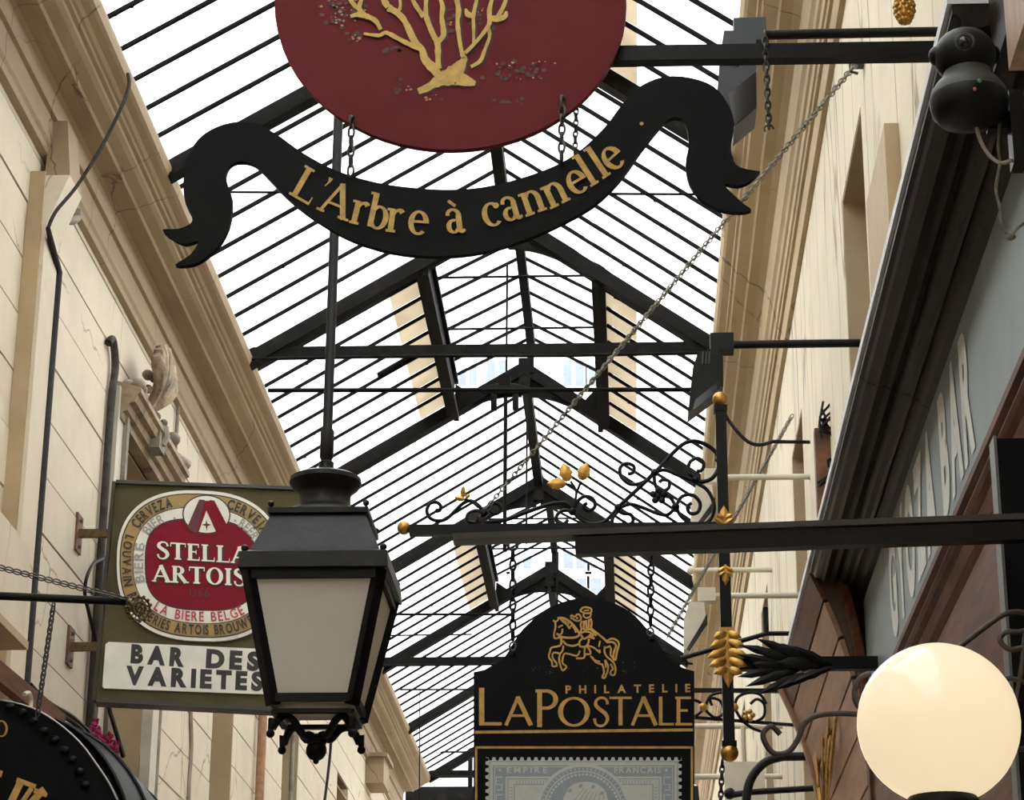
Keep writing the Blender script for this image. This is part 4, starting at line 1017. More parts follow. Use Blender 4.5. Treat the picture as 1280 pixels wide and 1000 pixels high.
# white-edged top also runs over the next shop: coved canopy of pinkish boards with a dark rib
cv = thing('coved_canopy', 'pinkish brown boarded cove of the next shopfront behind the glowing globe', 'canopy', (XR,10,3.2))
cp = [(.722,4.17),(.775,4.05),(.83,3.90),(.872,3.74),(.905,3.55),(.93,3.34),(.948,3.10)]
for i in range(len(cp)-1):
    (xa, za), (xb, zc) = cp[i], cp[i+1]; g = .006
    nx, nz = (zc-za), -(xb-xa); l = math.hypot(nx,nz); nx, nz = -nx/l*.02, -nz/l*.02
    ux, uz = (xb-xa)/l, (zc-za)/l
    q = [(xa+ux*g, za+uz*g), (xb-ux*g, zc-uz*g), (xb-ux*g+nx, zc-uz*g+nz), (xa+ux*g+nx, za+uz*g+nz)]
    MB().extrude(q, YF+.05, YF+2.0).build('cove_board', WOODP if i else WOODR, cv)
bk = cp + [(XR,3.1),(XR,4.17)]
MB().extrude([(x+.022, z) for x, z in cp] + [(XR+.0,3.1),(XR+.0,4.17)], YF+.06, YF+1.99).build('cove_backing', JOINT, cv)
rp_ = [(.815,4.165),(.845,4.06),(.872,3.93),(.895,3.78),(.908,3.62),(.915,3.42),(.918,3.15)]
MB().extrude(rp_ + [(x+.03, z+.01) for x, z in rp_[::-1]], YF-.035, YF+.05).build('cove_rib', WOODR, cv)
MB().extrude([(x+.028, z) for x, z in rp_] + [(XR,3.1),(XR,4.165)], YF+.0, YF+.05).build('end_board', WOODD, cv)
m = MB(); m.extrude([(x-.018, z) for x, z in cp] + [(XR,3.1),(XR,4.17)], YF+1.99, YF+2.05); m.build('end_panel', WOODP, cv)
fx = P(1035,692,Y=YF-.1); m = MB(); m.tube([(XR,YF-.08,fx.z),(fx.x,YF-.08,fx.z)], .014, 8); m.ball((fx.x,YF-.08,fx.z-.015), .024, 10, 8); m.build('end_knob', BRASS, cv, smooth=60)
# gilt wheat sheaf on the cove
wh = thing('wheat_ornament', 'gilt wheat ears applied to the pinkish cove boards', 'ornament', P(1035,960,X=.88))
def covept(x, y):
    a = P(x,y,X=.885); return a + V((-.02,0,0))
for i, (bx_, by_, ex, ey) in enumerate(((1030,1010,1022,905),(1036,1010,1035,890),(1040,1010,1052,895),(1033,1010,1046,868),(1032,1010,1026,940),(1038,1010,1044,925))):
    m = MB(); a, b = covept(bx_,by_), covept(ex,ey); m.tube([a, b], .004, 6)
    for k in range(9):
        t = .45 + .55*k/9; c = a+(b-a)*t
        for sd in (-1, 1): m.ball(c + V((-.004, sd*.016, .0)), .012, 6, 5, (.6,.8,1.9))
    m.ball(b, .010, 6, 5, (.6,.7,2.4)); m.build('wheat_ear', GOLDL, wh, smooth=60)

# upright black blade sign by the globe, and the long bare arm
yb_ = 4.62
a, c = P(1245,548,Y=yb_), P(1252,1000,Y=yb_)
bl = thing('blade_sign', 'plain black upright blade sign at the right edge behind the globe lamp', 'sign', (a.x,yb_,2.2))
MB().box((a.x,yb_,2.15),(XR-.03,yb_+.05,a.z)).build('panel', SIGNBLK, bl)
MB().box((a.x-.006,yb_-.006,2.15),(a.x,yb_+.056,a.z+.004)).build('edge_strip', mat('grey_edge_metal', (.12,.12,.115), .4), bl)
am = thing('steel_bracket', 'long dark steel sign arm crossing the picture in front of the scroll bar', 'bracket', P(1000,670,Y=4.5))
a, b = P(567,674.5,Y=4.5), P(1300,649,Y=4.5); b = V((XR-.0,4.5,b.z))
m = MB(); m.beam(a, V((XR-.005,4.5,b.z+.004)), .05, .012); m.build('top_flange', mat('brown_black_steel', (.028,.02,.016), .45, var=.3, scale=12), am)
a, b = P(719,684,Y=4.495), P(1300,663,Y=4.495)
m = MB(); m.beam(a, V((XR-.005,4.495,b.z)), .03, .036); m.build('square_bar', BLACK, am)

# ================================================================== GLOBE LAMP
g0 = P(1173,905,Y=4.2); GR = .146
gb = thing('globe_lamp', 'glowing cream glass globe lamp on wrought iron scrolls at lower right', 'lamp', (g0.x,4.2,g0.z-.22))
gm = bpy.data.materials.new('lit_opal_glass'); gm.use_nodes = True; nt = gm.node_tree; pb = nt.nodes['Principled BSDF']
pb.inputs['Base Color'].default_value = (.30,.28,.25,1); pb.inputs['Roughness'].default_value = .18
lw = nt.nodes.new('ShaderNodeLayerWeight'); lw.inputs['Blend'].default_value = .35
rp = nt.nodes.new('ShaderNodeValToRGB'); rp.color_ramp.elements[0].color = (1.0,.86,.60,1); rp.color_ramp.elements[1].color = (.92,.62,.32,1); rp.color_ramp.elements[1].position = .95
rp.color_ramp.elements[0].position = .35
pb.inputs['Emission Color'].default_value = (1.0,.80,.52,1); pb.inputs['Emission Strength'].default_value = .36
gp = [(max(.001,GR*math.sin(PI*i/24)), -GR*math.cos(PI*i/24)) for i in range(3,25)]
MB().lathe(gp, g0, 48).build('opal_globe', gm, gb, smooth=80)
m = MB(); m.lathe([(.03,-.20),(.06,-.185),(.068,-.165),(.066,-.142),(.058,-.128)], g0, 28); m.build('gallery', BLACK, gb, smooth=50)
m = MB(); m.tube([g0+V((0,0,-.19)), g0+V((0,.0,-.24)), g0+V((.03,.03,-.27)), g0+V((.2,.05,-.27)), V((XR-.03,4.25,g0.z-.27))], .013, 8); m.build('wall_arm', BLACKM, gb, smooth=60)
GS = [[(955,915),(965,910),(975,918),(972,933),(960,938),(953,925),(958,914)], [(1075,893),(1045,892),(1020,895),(1005,905),(997,925),(985,940),(968,942),(957,930),(954,917),(964,908),(975,918)],
      [(1088,842),(1075,848),(1068,865),(1072,882),(1085,893)], [(1195,812),(1230,785),(1255,768),(1275,765),(1300,772)], [(1290,785),(1275,790),(1258,790),(1250,800),(1262,812),(1285,808)],
      [(1255,850),(1265,848),(1285,855),(1300,870)], [(1282,790),(1278,830),(1270,880)]]
for i, pts in enumerate(GS[1:]):
    yy = 4.32 if i < 2 else 4.45
    MB().tube([P(x,y,Y=yy) for x, y in smooth_path(pts,4)], .0055, 7).build('scroll', mat('rusted_scroll_iron', (.055,.04,.035), .5, .3, var=.3, scale=30) if i == 0 else bpy.data.materials['rusted_scroll_iron'], gb, smooth=60)
m = MB(); m.tube([P(1075,893,Y=4.32), g0+V((0,.12,-.02)), g0+V((.12,.12,-.02)), V((XR-.03,4.36,g0.z-.02))], .0055, 7); m.build('scroll', bpy.data.materials['rusted_scroll_iron'], gb, smooth=60)

# ================================================================== SECURITY CAMERA
yc = 4.2; c = P(1206,68,Y=yc); kp = c.y*1.17/F
sc = thing('security_camera', 'black dome security camera with round lens at the upper right', 'camera', P(1206,125,Y=yc))
m = MB(); m.ball(c+V((0,0,-.004)), .062, 24, 16, (1,1,.92)); m.build('head', PLASTIC, sc, smooth=60)
fd = (CAM - c).normalized(); fd = (fd + V((.02,0,.42))).normalized()
m = MB(); q = c + fd*.056
ringpts = [V((.017*math.cos(t), 0, .017*math.sin(t))) for t in [2*PI*k/16 for k in range(16)]]
rot = fd.to_track_quat('Y','Z').to_matrix()
m.tube([q + rot @ r for r in ringpts], .0042, 6, closed=True); m.build('lens_ring', PLASTICG, sc, smooth=60)
m = MB(); m.ball(q - fd*.004, .015, 14, 10); m.build('lens', LENS, sc, smooth=60)
m = MB(); 
for k in range(10):
    t = PI*(.1 + .8*k/9)+PI; m.ball(q + rot @ V((.030*math.cos(t), -.005, .030*math.sin(t))), .0028, 6, 4)
m.build('led_ring', PLASTICG, sc)
zc0 = c.z-.055
m = MB(); m.lathe([(.045,zc0+.02),(.050,zc0),(.062,zc0-.012),(.074,zc0-.03),(.076,zc0-.042)], (c.x+.002,c.y,0), 32); m.build('collar', PLASTICG, sc, smooth=50)
m = MB(); m.lathe([(.076,zc0-.042),(.078,zc0-.05),(.074,zc0-.075),(.060,zc0-.092),(.03,zc0-.098),(.004,zc0-.099)], (c.x+.002,c.y,0), 32); m.build('base', PLASTIC, sc, smooth=50)
m = MB(); bp_ = V((c.x+.002,c.y,zc0-.045)); m.ball(bp_+V((.010,-.076,0)), .005, 8, 6, mi=0); m.ball(bp_+V((.0,-.077,-.018)), .004, 8, 6, mi=1); m.build('indicator', [mat('green_led', (.08,.22,.16), .4), mat('amber_led', (.5,.2,.06), .4)], sc)
for s in (-1, 1):
    m = MB(); m.ball(c+V((s*.056,.005,.0)), .02, 10, 8, (.8,1,1)); m.build('pivot_cap', PLASTIC, sc, smooth=60)
m = MB(); m.box((c.x+.04,c.y+.02,zc0-.10),(XR,c.y+.05,zc0-.06)); m.box((c.x+.08,c.y-.01,zc0-.19),(c.x+.105,c.y+.04,zc0-.03)); m.build('mount', PLASTIC, sc)
cb = MB(); cb.tube([P(x,y,Y=yc+.02) for x, y in smooth_path([(1222,118),(1218,140),(1222,165),(1232,188),(1248,203),(1265,200),(1285,188)],4)], .0042, 6)
tag(cb.build('white_cable', CABLE, None, smooth=60), 'pale looped cable hanging below the security camera', 'cable')
cb = MB(); cb.tube([P(x,y,Y=yc+.02) for x, y in smooth_path([(1250,150),(1248,180),(1250,205),(1245,235),(1250,260),(1252,280),(1262,296)],4)], .0035, 6); cb.ball(P(1263,296,Y=yc+.02), .009, 8, 6, (1.2,1,.8)); cb.tube([P(1263,296,Y=yc+.02), P(1272,285,Y=yc+.02), P(1284,276,Y=yc+.03)], .003, 6)
tag(cb.build('frayed_cable', mat('dusty_cable', (.20,.18,.15), .7, var=.3, scale=60), None, smooth=60), 'dusty frayed cable dangling with a knot below the security camera', 'cable')
# timber post and dark board at the top right
m = MB(); a = P(1262,100,Y=4.0)
m.box((a.x,3.6,3.72),(XR,4.0,5.2)); tag(m.build('timber_post', mat('pale_brown_timber', (.46,.32,.21), .5, var=.12, scale=4, stretch=(6,6,.6)), None), 'pale brown timber post at the upper right corner beside the camera', 'post')
m = MB(); m.box((.80,4.3,4.00),(XR-.001,4.54,5.4)); tag(m.build('dark_board', WOODD, None), 'dark board behind the security camera at the cornice end', 'panel')
# gilt pine-cone finial poking in at the top
c = P(1130,6,Y=5.3); f = thing('gilt_finial', 'gilt pine cone finial hanging over the black bar at the upper right', 'finial', c+V((0,0,-.06)))
m = MB(); m.lathe([(.001,-.058),(.012,-.052),(.021,-.035),(.024,-.012),(.020,.012),(.014,.026),(.010,.03)], c, 16); m.build('cone_core', GOLDL, f, smooth=60)
m = MB()
for i in range(6):
    zz_ = -.045+.013*i; rr = [.012,.019,.023,.024,.021,.017][i]
    for k in range(9):
        t = 2*PI*(k+.5*(i%2))/9; m.ball(c+V((rr*math.cos(t),rr*math.sin(t),zz_)), .0068, 6, 5, (1,1,1.2))
m.build('scales', GOLDL, f, smooth=60)
m = MB(); m.lathe([(.014,.026),(.04,.036),(.042,.044),(.014,.06),(.012,.30)], c, 16); m.build('stem', BLACKM, f, smooth=50)
# it hangs from a black bar fixed to the right wall above the frame
m = MB(); m.box((c.x-.25,c.y-.015,c.z+.29),(XR,c.y+.015,c.z+.32)); m.build('bar', BLACK, f)

# ================================================================== ARM FLOODLIGHTS ON THE RIGHT WALL
def floodlight(name, label, Y, arm, body, material, armmat, r=.014, group=None):
    """arm: (left px, right px, y px); body: outline pixels of the lamp head seen from below"""
    xa, xb, ya = arm; a = P(xa,ya,Y=Y)
    t = thing(name, label, 'light', a, group)
    m = MB(); m.tube([a, V((XR+.004,Y,a.z))], r, 10); m.build('arm', armmat, t, smooth=60)
    m = MB(); m.box((a.x-.05,Y-.035,a.z-.035),(a.x+.045,Y+.035,a.z+.04)); m.build('knuckle', material, t)
    pl = YP(Y-.06); m = MB(); m.slab(body, pl, .13); m.build('head', material, t)
    return t, pl
t, pl = floodlight('arm_floodlight', 'black arm floodlight above the gilt topped sign post', 8.9, (903,1070,431), [(884,436),(897,437),(904,446),(904,482),(860,515),(866,460),(872,441)], BLACKM, BLACKM, .017)
m = MB(); m.flat([(901,486),(866,513),(869,500),(901,474)], pl, .003); m.build('lens_glass', LENS, t)
for k in range(3):
    MB().slab([(878+k*4,440),(880+k*4,440),(879+k*4,455),(877+k*4,455)], pl, .004, .006).build('fin', PLASTICG, t)
t, pl = floodlight('arm_floodlight', 'large blue black floodlight behind the ribbon board tail at the top', 6.15, (938,1170,44), [(905,38),(945,38),(946,135),(918,158),(916,150),(896,120),(900,70)], mat('blue_black_metal', (.045,.055,.065), .4), BLACKM, .015)
m = MB(); m.flat([(945,90),(945,134),(919,156),(916,150),(910,118)], pl, .003); m.build('lens_glass', LENS, t)
for k in range(3): MB().slab([(914+k*4,68+k),(916+k*4,68+k),(915+k*4,82+k),(913+k*4,82+k)], pl, .004, .006).build('fin', LENS, t)
t, pl = floodlight('arm_floodlight', 'white arm floodlight beside the stamp sign chain', 12.4, (884,1000,745), [(862,752),(880,753),(882,768),(862,812),(855,812),(855,772)], CREAMMETAL, CREAMMETAL, .016)
m = MB(); m.slab([(884,768),(880,776),(858,812),(862,815),(884,782)], pl, .02, .02); m.build('lens_glass', LENS, t)
t, pl = floodlight('arm_floodlight', 'cream arm floodlight half hidden behind the black iron scrolls', 11.6, (893,1010,597), [(870,606),(890,606),(892,622),(872,660),(864,660),(864,624)], CREAMMETAL, CREAMMETAL, .016)
m = MB(); m.slab([(894,622),(890,630),(868,660),(872,663),(894,636)], pl, .02, .02); m.build('lens_glass', LENS, t)
for y, Yc, xa, lab in ((713,14.9,868,'cream conduit arm level with the stamp sign lettering'),(908,14.4,868,'cream conduit arm just below the lower gilt ball'),(971,14.6,868,'lowest cream conduit arm beside the stamp panel')):
    a = P(xa-4,y,Y=Yc); m = MB(); m.tube([a, V((XR+.004,Yc,a.z))], .018, 8); m.ball(a, .03, 8, 6); tag(m.build('conduit_arm', CREAMMETAL, None, smooth=60), lab, 'conduit')

# far scroll bracket behind the post
YQ = 13.0; fb = thing('scroll_bracket', 'small far iron scroll bracket with gilt collars behind the sign post', 'bracket', P(915,905,Y=YQ))
m = MB(); m.beam(P(868,863,Y=YQ), V((XR,YQ,P(960,864,Y=YQ).z)), .03, .022); m.beam(P(868,897,Y=YQ), V((XR,YQ,P(960,907,Y=YQ).z)), .02, .016); m.build('bar', BLACKM, fb)
for pts in ([(868,875),(878,880),(884,890),(895,897),(905,890),(900,876),(888,873),(890,882)],[(868,896),(880,886),(888,870),(905,866),(915,876)],[(918,884),(922,872),(935,866),(950,868),(958,880)],[(918,884),(926,898),(940,910),(958,916)],[(938,880),(946,874),(955,880),(955,895),(945,902)]):
    MB().tube([P(x,y,Y=YQ-.02) for x, y in smooth_path(pts,4)], .009, 6).build('scroll', BLACKM, fb, smooth=60)
m = MB(); m.ball(P(879,884,Y=YQ-.03), .025, 8, 6); m.ball(P(918,884,Y=YQ-.03), .025, 8, 6); 
for k in range(5): m.ball(P(936,894,Y=YQ-.04)+V((.022*math.cos(2*PI*k/5),0,.022*math.sin(2*PI*k/5))), .016, 8, 6)
m.build('gilt_collar', GOLDL, fb, smooth=60)
a, b = P(835,795,Y=YQ), P(990,520,X=XR-.01)
m = MB(); chain_links(None, a, b, 74, .010, .022, .0035, CHAINL, as_mesh=m)
tag(m.build('guy_chain', CHAINL, None, smooth=60), 'shorter pale chain slanting behind the sign post to the right wall', 'chain')
m = MB(); chain_links(None, P(903,950,Y=9.6), P(898,1060,Y=9.6), 14, .009, .019, .004, CHAIN, as_mesh=m)
m.tube([P(903,948,Y=9.6), P(903,940,Y=8.62)], .004, 5)
tag(m.build('chain', CHAIN, None, smooth=60), 'thin dark chain hanging below the lower gilt ball', 'chain')
hpn = P(905,952,Y=12.0); hq = P(958,1030,Y=12.0)
m = MB(); m.box((hpn.x,12.0,hq.z),(hq.x,12.02,hpn.z)); m.tube([(hpn.x+.1,12.01,hpn.z),(hpn.x+.1,12.01,P(930,908,Y=12.0).z)], .008, 6)
tag(m.build('hanging_signboard', CREAMMETAL, None), 'blank cream panel hanging below the lower gilt ball', 'panel')
m = MB(); m.tube([P(x,y,Y=11.5) for x, y in smooth_path([(932,1030),(934,990),(942,968),(958,952),(978,946)],4)] + [V((XR,11.5,P(985,945,Y=11.5).z))], .022, 8)
tag(m.build('curved_pipe', BLACKM, None, smooth=60), 'thick black curved pipe in front of the blank cream panel', 'pipe')
m = MB(); m.tube([P(912,994,Y=11.7), P(940,990,Y=11.7), V((XR,11.7,P(970,985,Y=11.7).z))], .016, 8); m.ball(P(912,992,Y=11.7), .03, 8, 6)
tag(m.build('curtain_rod', BLACKM, None, smooth=60), 'short black rod with a blunt end across the cream panel', 'rod')
# grey rod with leaf end poking out left of the post
m = MB(); a, b = P(838,827,Y=10.2), P(958,792,Y=10.2); m.tube([a, b, V((XR,10.2,b.z))], .011, 8); m.tube([b, b+V((0,0,.12))], .012, 8)
for k in range(5):
    d = V((-1,-.2,.25*(k-2))); leaf(m, a+V((.05,-.01,0)), d, .12, .045, curl=.2)
tag(m.build('iron_arm', BLACKM, None), 'thin black iron arm with a leaf tip crossing behind the gilt acanthus', 'bracket')
# rusty box with dark tangle behind the white cornice edge
rb_ = thing('rusty_box', 'rusty brown metal box topped with dry tangle behind the dark cornice', 'box', P(1030,645,X=.90))
p_, q_ = P(1018,535,Y=10.35), P(1046,650,Y=10.35)
MB().hexa([(p_.x,10.35,q_.z),(XR,10.35,q_.z-.12),(XR,10.42,q_.z-.12),(p_.x,10.42,q_.z)], [(p_.x,10.35,p_.z),(XR,10.35,p_.z),(XR,10.42,p_.z),(p_.x,10.42,p_.z)]).build('panel', TERRA, rb_)
m = MB()
for k in range(16):
    a = V((random.uniform(p_.x+.05,XR-.01),10.33,p_.z+random.uniform(-.04,.04) if k < 10 else p_.z-.25+random.uniform(-.05,.05))); m.tube(smooth_path([tuple(a), tuple(a+V((random.uniform(-.06,.06),-.02,random.uniform(-.05,.07)))), tuple(a+V((random.uniform(-.08,.08),-.02,random.uniform(-.05,.12))))],3), .006, 5)
m.build('dry_tangle', BLACKM, rb_)
# tan meter box on the right wall
p_, q_ = P(1090,222,X=XR-.04), P(1090,222,X=XR-.04)
m = MB(); m.box((XR-.05,7.3,4.75),(XR-.001,7.95,P(1090,222,X=XR-.05).z)); tag(m.build('wall_box', REVEAL, None), 'tan flat box fixed to the right plaster wall near the white edge', 'box')
# cable swagged from the cornice to the wall at right
m = MB(); m.tube([P(x,y,Y=11.2) for x, y in smooth_path([(902,495),(905,515),(918,535),(935,552),(950,556),(966,552)],4)] + [tuple(V((XR-.02,11.3,P(972,545,Y=11.2).z)))], .010, 6)
tag(m.build('wall_cable', BLACKM, None, smooth=60), 'black cable looping from the black floodlight to the right wall', 'cable')

# ================================================================== LEFT WALL FITTINGS
# boxed downpipe with a swan neck under the cornice
dp = thing('downpipe_casing', 'cream boxed downpipe casing with a bent neck on the left wall', 'pipe', (XL+.06,10.28,3.2))
x0, x1, ya, yb = XL, XL+.095, 10.10, 10.36
MB().box((x0,ya,3.2),(x1,yb,6.22)).build('shaft', PLASTER_L, dp)
MB().hexa([(x0,ya,6.22),(x1,ya,6.22),(x1,yb,6.22),(x0,yb,6.22)], [(x0+.03,ya+.14,6.55),(x1+.06,ya+.14,6.55),(x1+.06,yb+.14,6.55),(x0+.03,yb+.14,6.55)]).build('neck', PLASTER_L, dp)
MB().hexa([(x0+.03,ya+.14,6.55),(x1+.06,ya+.14,6.55),(x1+.06,yb+.14,6.55),(x0+.03,yb+.14,6.55)], [(x0+.03,ya+.17,6.86),(x1+.02,ya+.17,6.86),(x1+.02,yb+.13,6.86),(x0+.03,yb+.13,6.86)]).build('head', CORNICE, dp)
MB().box((x0,ya-.012,3.2),(x1-.02,ya-.001,6.5)).build('side_face', REVEAL, dp)  # thin tan sheet makes the casing's near side browner than its front
# fuzzy black cable run beside it, rising free to the cornice edge
kc = [P(160,92,X=-2.44), P(161,108,X=-2.43), P(150,138,X=-2.46), P(125,187,X=-2.54), P(95,234,X=-2.63), P(70,264,X=-2.70), P(60,285,X=-2.73)]
m = MB(); m.tube(smooth_path([tuple(p) for p in kc],4), .010, 6)
down = [(XL+.09,yb+.03,z) for z in (6.1,5.6,5.0,4.2,3.5)]
m.tube([tuple(kc[-1])] + down, [.012]+[.026]*5, 7)
tag(m.build('power_cable', mat('sooty_cable', (.035,.032,.03), .8, var=.3, scale=60, bump=.5), None, smooth=60), 'sooty black cable running down beside the boxed downpipe', 'cable')
m = MB(); m.tube([P(x,y,X=-2.78) for x, y in smooth_path([(66,278),(75,272),(88,276),(97,272),(96,264)],4)], .022, 8)
tag(m.build('lagged_pipe', DIRTY, None, smooth=60), 'short grey lagged pipe stub beside the bent downpipe neck', 'pipe')
# window with carved hood next to the beer sign
hw = thing('window_surround', 'weathered carved window surround with shell and scrolled hood on the left wall', 'ornament', (XL,12.2,5.9))
MB().box((XL,12.02,3.7),(XL+.06,12.20,6.12)).build('jamb', CREAMMETAL, hw)
MB().box((XL,12.16,3.7),(XL+.085,12.215,6.08)).build('jamb_fillet', DIRTY, hw)
MB().box((XL,13.42,3.7),(XL+.06,13.6,6.12)).build('jamb', CREAMMETAL, hw)
hp = [(XL,5.94),(XL+.07,5.94),(XL+.075,5.98),(XL+.10,5.99),(XL+.11,6.03),(XL+.14,6.04),(XL+.15,6.08),(XL+.17,6.09),(XL+.17,6.12),(XL,6.17)]
MB().extrude(hp, 12.06, 13.56).build('hood_moulding', mat('worn_hood_paint', (.42,.31,.20), .7, var=.2, scale=6, bump=.2, stain=((.14,.10,.07), 5, .52, .8, (1,1,1))), hw)
cs = MB()
for yy in (12.75,):
    cs.tube([(XL+.16,yy,6.02),(XL+.18,yy,6.07),(XL+.17,yy,6.12),(XL+.13,yy,6.13),(XL+.12,yy,6.09),(XL+.15,yy,6.07)], .025, 8)
    cs.box((XL,yy-.08,5.98),(XL+.16,yy+.08,6.14))
cs.build('console', DIRTY, hw, smooth=40)
shl = MB()    # scallop shell leaning out above the hood
cc = V((XL+.08,12.6,6.16))
for k in range(9):
    a = math.radians(20 + 140*k/8); tip = cc + V((.10, .26*math.cos(a), .20+.20*math.sin(a)))
    shl.tube(smooth_path([tuple(cc), tuple(cc+(tip-cc)*.5+V((.05,0,0))), tuple(tip)],3), [.02,.024,.03,.036,.04,.042,.03][:7], 7)
shl.build('shell', mat('stone_shell', (.45,.34,.23), .8, var=.3, scale=12, bump=.4, stain=((.12,.10,.08), 8, .5, .8, (1,1,1))), hw, smooth=50)
gn = MB(); random.seed(11)
for k in range(34):
    t = random.random(); gn.ball((XL+random.uniform(.02,.14), 12.1+1.45*t, 6.17+.30*math.sin(PI*t)**2*random.random()), random.uniform(.02,.05), 7, 5, (1,1.3,.9))
gn.build('carved_foliage', DIRTY, hw, smooth=60)
# narrow pipe up the surround, kinked at its top
m = MB(); m.tube(smooth_path([(XL+.03,11.97,3.6),(XL+.03,11.97,4.5),(XL+.03,11.96,5.4),(XL+.03,11.96,6.0),(XL+.03,12.0,6.22),(XL+.03,11.9,6.34),(XL+.02,11.84,6.30)],5), .022, 8)
tag(m.build('kinked_pipe', mat('sooty_pipe', (.06,.05,.042), .7, var=.4, scale=15), None, smooth=60), 'thin sooty pipe kinked at its top beside the window surround', 'pipe')
# power lead looping from the pipe to the beer sign
m = MB(); m.tube([tuple(P(x,y,X=-2.80)) for x, y in smooth_path([(133,697),(118,704),(109,720),(106,742),(112,770),(118,795),(122,812)],4)], .010, 6)
tag(m.build('sign_lead', BLACKM, None, smooth=60), 'black lead looping behind the left edge of the beer sign', 'cable')
m = MB(); m.tube([P(134,878,X=-2.7), P(142,905,X=-2.72), P(154,945,X=-2.75)], .013, 6); tag(m.build('stay_rod', BLACKM, None), 'black stay rod slanting down below the beer sign', 'rod')
# spike in the wall
m = MB(); q = P(24,661,X=XL); m.tube([q, q+V((.02,0,0)), P(49,661,X=-2.78)], [.02,.016,.004], 6); tag(m.build('wall_spike', BLACKM, None), 'short black spike in the wall beside the downpipe casing', 'spike')
# cream projecting box at the left edge
bxx = thing('wall_cabinet', 'cream projecting box with dirty edges at the left edge above the rod', 'box', (-2.7,9.5,3.95))
p_ = P(22,680,X=-2.55); 
MB().hexa([(XL,9.0,4.06),(-2.57,9.0,4.06),(-2.57,p_.y+.30,4.02),(XL,p_.y+.30,4.02)], [(XL,9.0,4.47),(-2.57,9.0,4.47),(-2.57,p_.y+.30,4.46),(XL,p_.y+.30,4.46)]).build('case', PLASTER_L, bxx)
MB().box((XL,8.98,4.02),(-2.555,p_.y+.32,4.055)).build('base_lip', REVEAL, bxx)
# small corbel block and far fittings
p_ = P(462,968,X=XL+.02); m = MB(); m.box((XL,p_.y-.25,p_.z-.14),(XL+.20,p_.y+.35,p_.z+.14)); m.box((XL,p_.y-.3,p_.z+.14),(XL+.24,p_.y+.4,p_.z+.18)); tag(m.build('corbel', CORNICE, None), 'small tan corbel block under the far left cornice', 'corbel')
for px, X_, r, mt, lab in ((327,XL+.05,.035,WOODP,'brownish downpipe on the left wall below the lantern'),(366,XL+.03,.02,DIRTY,'thin grey pipe on the far left wall below the lantern'),(158+40,XL+.02,.012,DIRTY,'thin grey conduit on the wall under the beer sign')):
    q = P(px,930,X=X_); m = MB(); m.tube([(X_,q.y,3.4),(X_,q.y,5.0),(X_,q.y,6.65)], r, 8); tag(m.build('downpipe', mt, None, smooth=60), lab, 'pipe')
q = P(237,940,X=XL+.01); random.seed(5)
m = MB(); m.tube(smooth_path([(XL+.012, q.y+random.uniform(-.05,.05), 3.6+.22*k) for k in range(12)],3), .014, 6)
tag(m.build('frayed_cable', DIRTY, None, smooth=60), 'wavy frayed cable down the wall under the beer sign', 'cable')
m = MB(); m.tube([P(x,y,X=-2.5) for x, y in smooth_path([(416,880),(414,920),(412,950),(406,1000),(400,1040)],4)], .012, 6); tag(m.build('drop_wire', BLACKM, None), 'thin dark wire hanging right of the lantern knob', 'cable')

# horizontal rod with pierced brass rosette, chain stay
YRD = 8.75
rr = thing('awning_rod', 'black horizontal rod ending in a pierced brass rosette in front of the beer sign', 'rod', P(0,745,Y=YRD))
a, b = P(-10,744.5,Y=YRD), P(160,752,Y=YRD); m = MB(); m.tube([V((XL,YRD,a.z)), a, b], .016, 10); m.build('rod', BLACKM, rr, smooth=60)
m = MB(); e = P(166,758,Y=YRD-.01); m.tube([b, e], [.016,.022], 8); m.build('socket', BRASS, rr, smooth=60)
c = P(174,761,Y=YRD-.02); m = MB(); R_ = .044
fd = V((.55,-.8,-.25)).normalized(); rot = fd.to_track_quat('Y','Z').to_matrix()
for r_ in (R_, R_*.6, R_*.25): m.tube([c + rot @ V((r_*math.cos(t),0,r_*math.sin(t))) for t in [2*PI*k/20 for k in range(20)]], .0045, 5, closed=True)
for k in range(14):
    t = 2*PI*k/14; m.tube([c + rot @ V((.008*math.cos(t),0,.008*math.sin(t))), c + rot @ V((R_*math.cos(t),-.008,R_*math.sin(t)))], .003, 4); m.ball(c + rot @ V((R_*1.1*math.cos(t),0,R_*1.1*math.sin(t))), .007, 6, 5)
m.build('rosette', BRASS, rr, smooth=60)
m = MB(); chain_links(None, P(-6,708,Y=YRD-.3), P(160,750,Y=YRD), 34, .010, .018, .0032, CHAIN, as_mesh=m)
tag(m.build('stay_chain', CHAIN, None, smooth=60), 'thin chain sloping down to the brass rosette at left', 'chain')
m = MB(); chain_links(None, P(67,756,Y=YRD), P(47,893,Y=YRD), 24, .010, .022, .0032, CHAIN, as_mesh=m)
tag(m.build('drop_chain', CHAIN, None, smooth=60), 'thin chain hanging from the black rod down to the studded sign', 'chain')
# studded round sign at the lower left
YS = 9.0; pq = YP(YS)
ss = thing('studded_sign', 'black rounded sign with studded rim and gilt letters at the lower left corner', 'sign', P(-20,1090,Y=YS))
arcp = [(-170,1000),(-150,950),(-110,905),(-60,882),(-20,875),(5,876),(40,885),(70,902),(100,928),(122,957),(138,982),(150,1010),(158,1045),(160,1090),(150,1140),(-150,1140),(-168,1090)]
bdd = MB().slab(smooth_path(arcp,3), pq, .06).build('board', SIGNBLK, ss)
arcs = smooth_path([(-60,882),(-20,875),(5,876),(40,885),(70,902),(100,928),(122,957),(138,982),(150,1010),(158,1045)],3)
m = MB(); m.tube([pq.at(x,y,.004) for x, y in arcs], .004, 6); m.build('rim', mat('pale_rim_metal', (.45,.44,.42), .4, .4), ss, smooth=60)
sd_ = MB().ball((0,0,0), .020, 12, 8, (1,.6,.8)).mesh('stud', BLACK, smooth=60)
